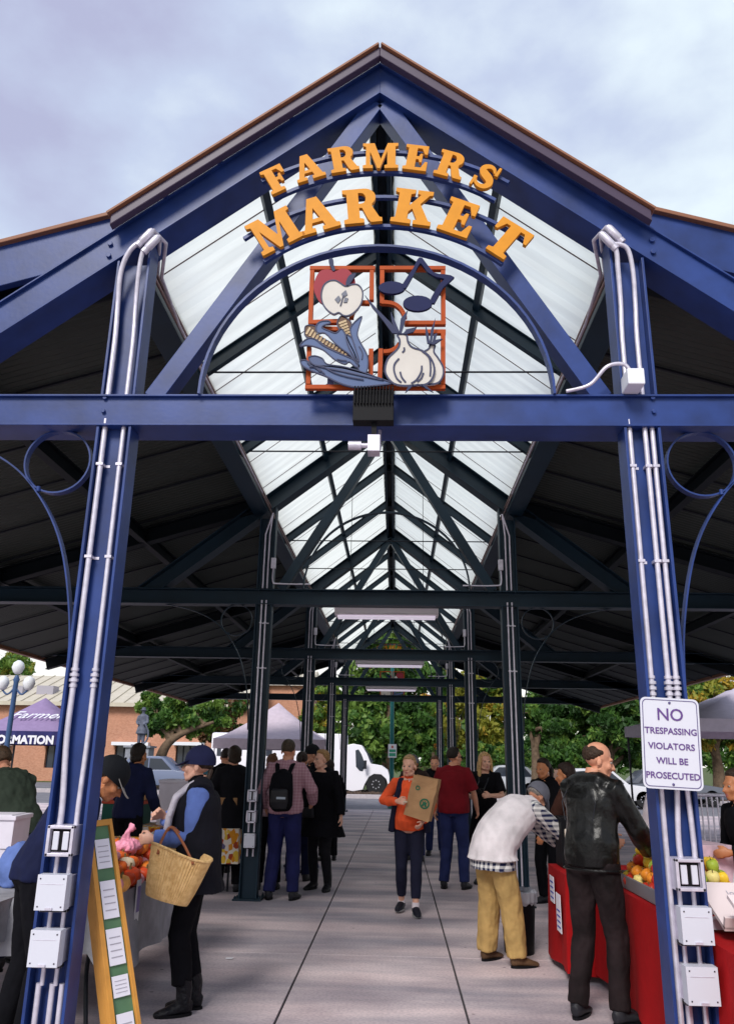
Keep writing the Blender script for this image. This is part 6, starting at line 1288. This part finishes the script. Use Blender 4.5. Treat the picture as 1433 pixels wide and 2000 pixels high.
# ------------------------------------------------------------------ trees
def tree(name, label, bx, by, H_, blobs, cols, n, leaf=.14, trunk=None, tr=.22, seed=0, limbs=9, cat='tree', grp='trees around the market'):
    rr = random.Random(seed); root = thing(name, label, cat, (bx, by, -.05), grp)
    bark = mat('bark', (.13, .09, .06), .9, nz=.3, ns=6, bump=.8, bs=12); m = MB(); zc0 = min(b[2]-b[3]*.6 for b in blobs)
    path = trunk or [(0, 0, 0), (.05, 0, zc0*.6), (0, 0, zc0+.4), (.05, .1, zc0+(H_-zc0)*.5)]
    pp = cat_rom([(bx+a, by+b, c) for a, b, c in path], 5); m.tube(pp, [tr*(1.25-1.0*i/(len(pp)-1)) for i in range(len(pp))], n=10)
    for i in range(limbs):
        b = blobs[i % len(blobs)]; e_ = V((bx+b[0], by+b[1], b[2])); k = int(len(pp)*rr.uniform(.45, .9)); s0 = pp[k]; mid = s0.lerp(e_, .5)+V((rr.uniform(-.3, .3), rr.uniform(-.3, .3), rr.uniform(.0, .4)))
        L2 = cat_rom([s0, mid, e_], 4); m.tube(L2, [tr*.5*(1-.85*j/(len(L2)-1)) for j in range(len(L2))], n=7)
        for t_ in range(3):
            e2 = e_+V((rr.gauss(0, .5), rr.gauss(0, .5), rr.gauss(0, .4)))*b[3]*.8; L3 = [mid, mid.lerp(e2, .5)+V((0,0,.1)), e2]; m.tube(L3, [tr*.2, tr*.12, tr*.04], n=5)
    m.obj('trunk', bark, root, smooth=True)
    vs, fs, ms = [], [], []; tot = sum(b[3]**2 for b in blobs)
    sub = []
    for b in blobs:
        for _ in range(int(10+b[3]*12)):
            d = V((rr.gauss(0, 1), rr.gauss(0, 1), rr.gauss(0, 1))).normalized()*(rr.random()**.4)*b[3]; sub.append((V((b[0]+d.x, b[1]+d.y, b[2]+d.z*(b[4] if len(b) > 4 else .8))), b[3]*rr.uniform(.16, .34), rr.random()))
    for i in range(n):
        c, r_, tn = rr.choice(sub); d = V((rr.gauss(0, 1), rr.gauss(0, 1), rr.gauss(0, .8))).normalized()*(rr.random()**.33)*r_*1.25; p = V((bx, by, 0))+c+d; q = leaf*rr.uniform(.6, 1.3)
        u_ = (V((rr.gauss(0, 1), rr.gauss(0, 1), rr.gauss(0, .7)))).normalized(); v_ = u_.orthogonal().normalized(); v_ = (Matrix.Rotation(rr.uniform(0, 6.28), 3, u_)@v_); w2 = u_.cross(v_); o = len(vs)
        vs += [p+v_*q, p+w2*q*.45, p-v_*q, p-w2*q*.45]; fs.append((o, o+1, o+2, o+3)); cc_ = cols[int(min(len(cols)-1, (tn*.75+rr.random()*.25)*len(cols)))]; ms.append(cc_)
    m = MB(); m.v = vs; m.f = fs; m.m = ms; allm = LEAFM; o = m.obj('crown', allm, root, fixn=False); return root
def leafm(name, c):
    m = bpy.data.materials.new(name); m.use_nodes = True; t = m.node_tree; t.nodes.clear(); o = t.nodes.new('ShaderNodeOutputMaterial'); a = t.nodes.new('ShaderNodeBsdfPrincipled'); a.inputs['Base Color'].default_value = (*c, 1); a.inputs['Roughness'].default_value = .5; a.inputs['Specular IOR Level'].default_value = .3
    b = t.nodes.new('ShaderNodeBsdfTranslucent'); b.inputs[0].default_value = (*[min(1, q*1.3) for q in c], 1); x = t.nodes.new('ShaderNodeMixShader'); x.inputs[0].default_value = .35; t.links.new(a.outputs[0], x.inputs[1]); t.links.new(b.outputs[0], x.inputs[2]); t.links.new(x.outputs[0], o.inputs[0]); return m
LEAFM = [leafm('leaf_deep', (.028, .075, .016)), leafm('leaf_mid', (.065, .15, .028)), leafm('leaf_light', (.15, .25, .045)), leafm('leaf_yellow', (.28, .28, .04)), leafm('leaf_gold', (.42, .27, .03)), leafm('leaf_orange', (.42, .16, .03)), leafm('leaf_brown', (.14, .07, .03))]
def tb_(px, py, Y): q = at(px, py, Y); return q
def blobs_px(lst, bx, by, Y):
    o = []
    for px, py, rpx, dy in lst: q = at(px, py, Y+dy); o.append((q.x-bx, dy+(Y-by), q.z, rpx*Y/FPX*1.03)); 
    return o
def ptree(name, label, px, pyb, Y, lst, cols, n, leaf, **k):
    q = at(px, pyb, Y); return tree(name, label, q.x, Y, at(px, min(a[1] for a in lst), Y).z, blobs_px(lst, q.x, Y, Y), cols, n, leaf, **k)
ptree('maple_tree', 'large dense green maple in the middle beyond the pavilion', 754, 1500, 47, [(700,1400,48,0),(760,1380,55,1),(810,1400,45,0),(720,1330,50,0),(780,1300,52,1),(830,1330,40,0),(690,1440,28,-1),(760,1440,42,-1),(830,1440,30,-.5),(740,1265,40,0),(790,1245,30,0)], [0,0,1,1,2,2], 26000, .19, tr=.34, seed=1, limbs=14)
ptree('autumn_tree', 'yellow green autumn tree right of the maple behind the columns', 905, 1500, 54, [(870,1370,38,0),(905,1340,45,0),(950,1360,45,1),(890,1430,38,-1),(940,1420,42,0),(985,1390,40,0),(930,1290,32,0),(985,1330,34,0)], [1,2,3,3,3,4], 19000, .2, tr=.25, seed=2)
ptree('orange_tree', 'small orange leaved tree between the maple and the yellow tree', 845, 1500, 58, [(838,1410,28,0),(850,1440,22,0),(835,1375,20,0)], [5,5,4,3], 4500, .17, tr=.15, seed=3)
ptree('spreading_tree', 'spreading green tree with a leaning forked trunk before the brick building', 312, 1500, 46, [(330,1400,42,0),(300,1385,26,0),(375,1405,36,0),(298,1420,18,0),(410,1400,38,0),(300,1365,18,0),(380,1370,26,0)], [0,1,1,2,2], 15000, .17, tr=.30, seed=4,
      trunk=[(0,-.6,0),(.15,-.6,1.5),(.6,-.7,2.4),(1.6,-.8,3.0),(3.0,-.8,3.5)], limbs=10)
ptree('brown_leaf_tree', 'half bare tree with brownish leaves left of the second column', 440, 1500, 50, [(430,1400,34,0),(455,1380,30,0),(450,1425,28,0),(410,1425,24,0)], [1,6,6,2,0], 5500, .17, tr=.16, seed=5)
ptree('far_tree', 'grey green tree between the third and fourth left columns', 620, 1500, 60, [(615,1400,28,0),(635,1420,26,0),(655,1385,30,0),(640,1350,26,0),(600,1430,20,0),(660,1440,24,0)], [1,2,2,3,4], 8500, .2, tr=.18, seed=6)
ptree('evergreen_tree', 'dark green cedar with trunk right of the second right column', 1045, 1500, 42, [(1040,1400,34,0),(1070,1380,40,0),(1110,1370,44,0),(1085,1430,32,-1),(1130,1410,36,0)], [0,0,1,1,2], 15000, .16, tr=.26, seed=7, limbs=12)
ptree('evergreen_tree', 'dark green cedar behind the leather jacket man', 1190, 1500, 40, [(1170,1380,45,0),(1215,1370,48,0),(1190,1430,42,-1),(1240,1420,40,0),(1150,1455,24,0),(1230,1470,26,0)], [0,0,0,1,2], 17000, .16, tr=.28, seed=8, limbs=12)
ptree('bushy_tree', 'yellow green bushy tree at the right edge above the grey tent', 1400, 1500, 44, [(1340,1370,44,0),(1400,1350,50,0),(1450,1380,50,0),(1370,1420,44,-1),(1430,1440,44,0),(1300,1390,30,0)], [1,1,2,3,3,4], 16000, .17, tr=.3, seed=9)
ptree('tree', 'round green tree top above the roof at the far left', 25, 1480, 66, [(15,1300,34,0),(40,1305,26,0),(0,1330,30,0),(25,1350,30,0)], [1,2,2,3,0], 7000, .22, tr=.3, seed=10)
ptree('shrub', 'clipped green shrub row at the foot of the maple', 800, 1500, 42, [(790,1512,9,0),(810,1510,10,0),(830,1508,11,0),(850,1506,12,0),(870,1507,10,0),(820,1512,9,0)], [0,1,2], 4500, .09, tr=.05, seed=11, limbs=4, cat='shrub')
ptree('shrub', 'low shrubs behind the man in the red polo', 950, 1500, 46, [(900,1480,20,0),(940,1470,24,0),(975,1475,22,0),(1010,1480,20,0)], [0,1,2,3], 7000, .14, tr=.06, seed=12, limbs=4, cat='shrub')
ptree('hedge', 'far green hedge closing the view behind the right hand trees', 1100, 1500, 66, [(600+i*52, 1452, 34, 0) for i in range(20)]+[(560+i*46, 1480, 26, -3) for i in range(22)], [0,1,1,2], 42000, .24, tr=.1, seed=13, limbs=6, cat='hedge')
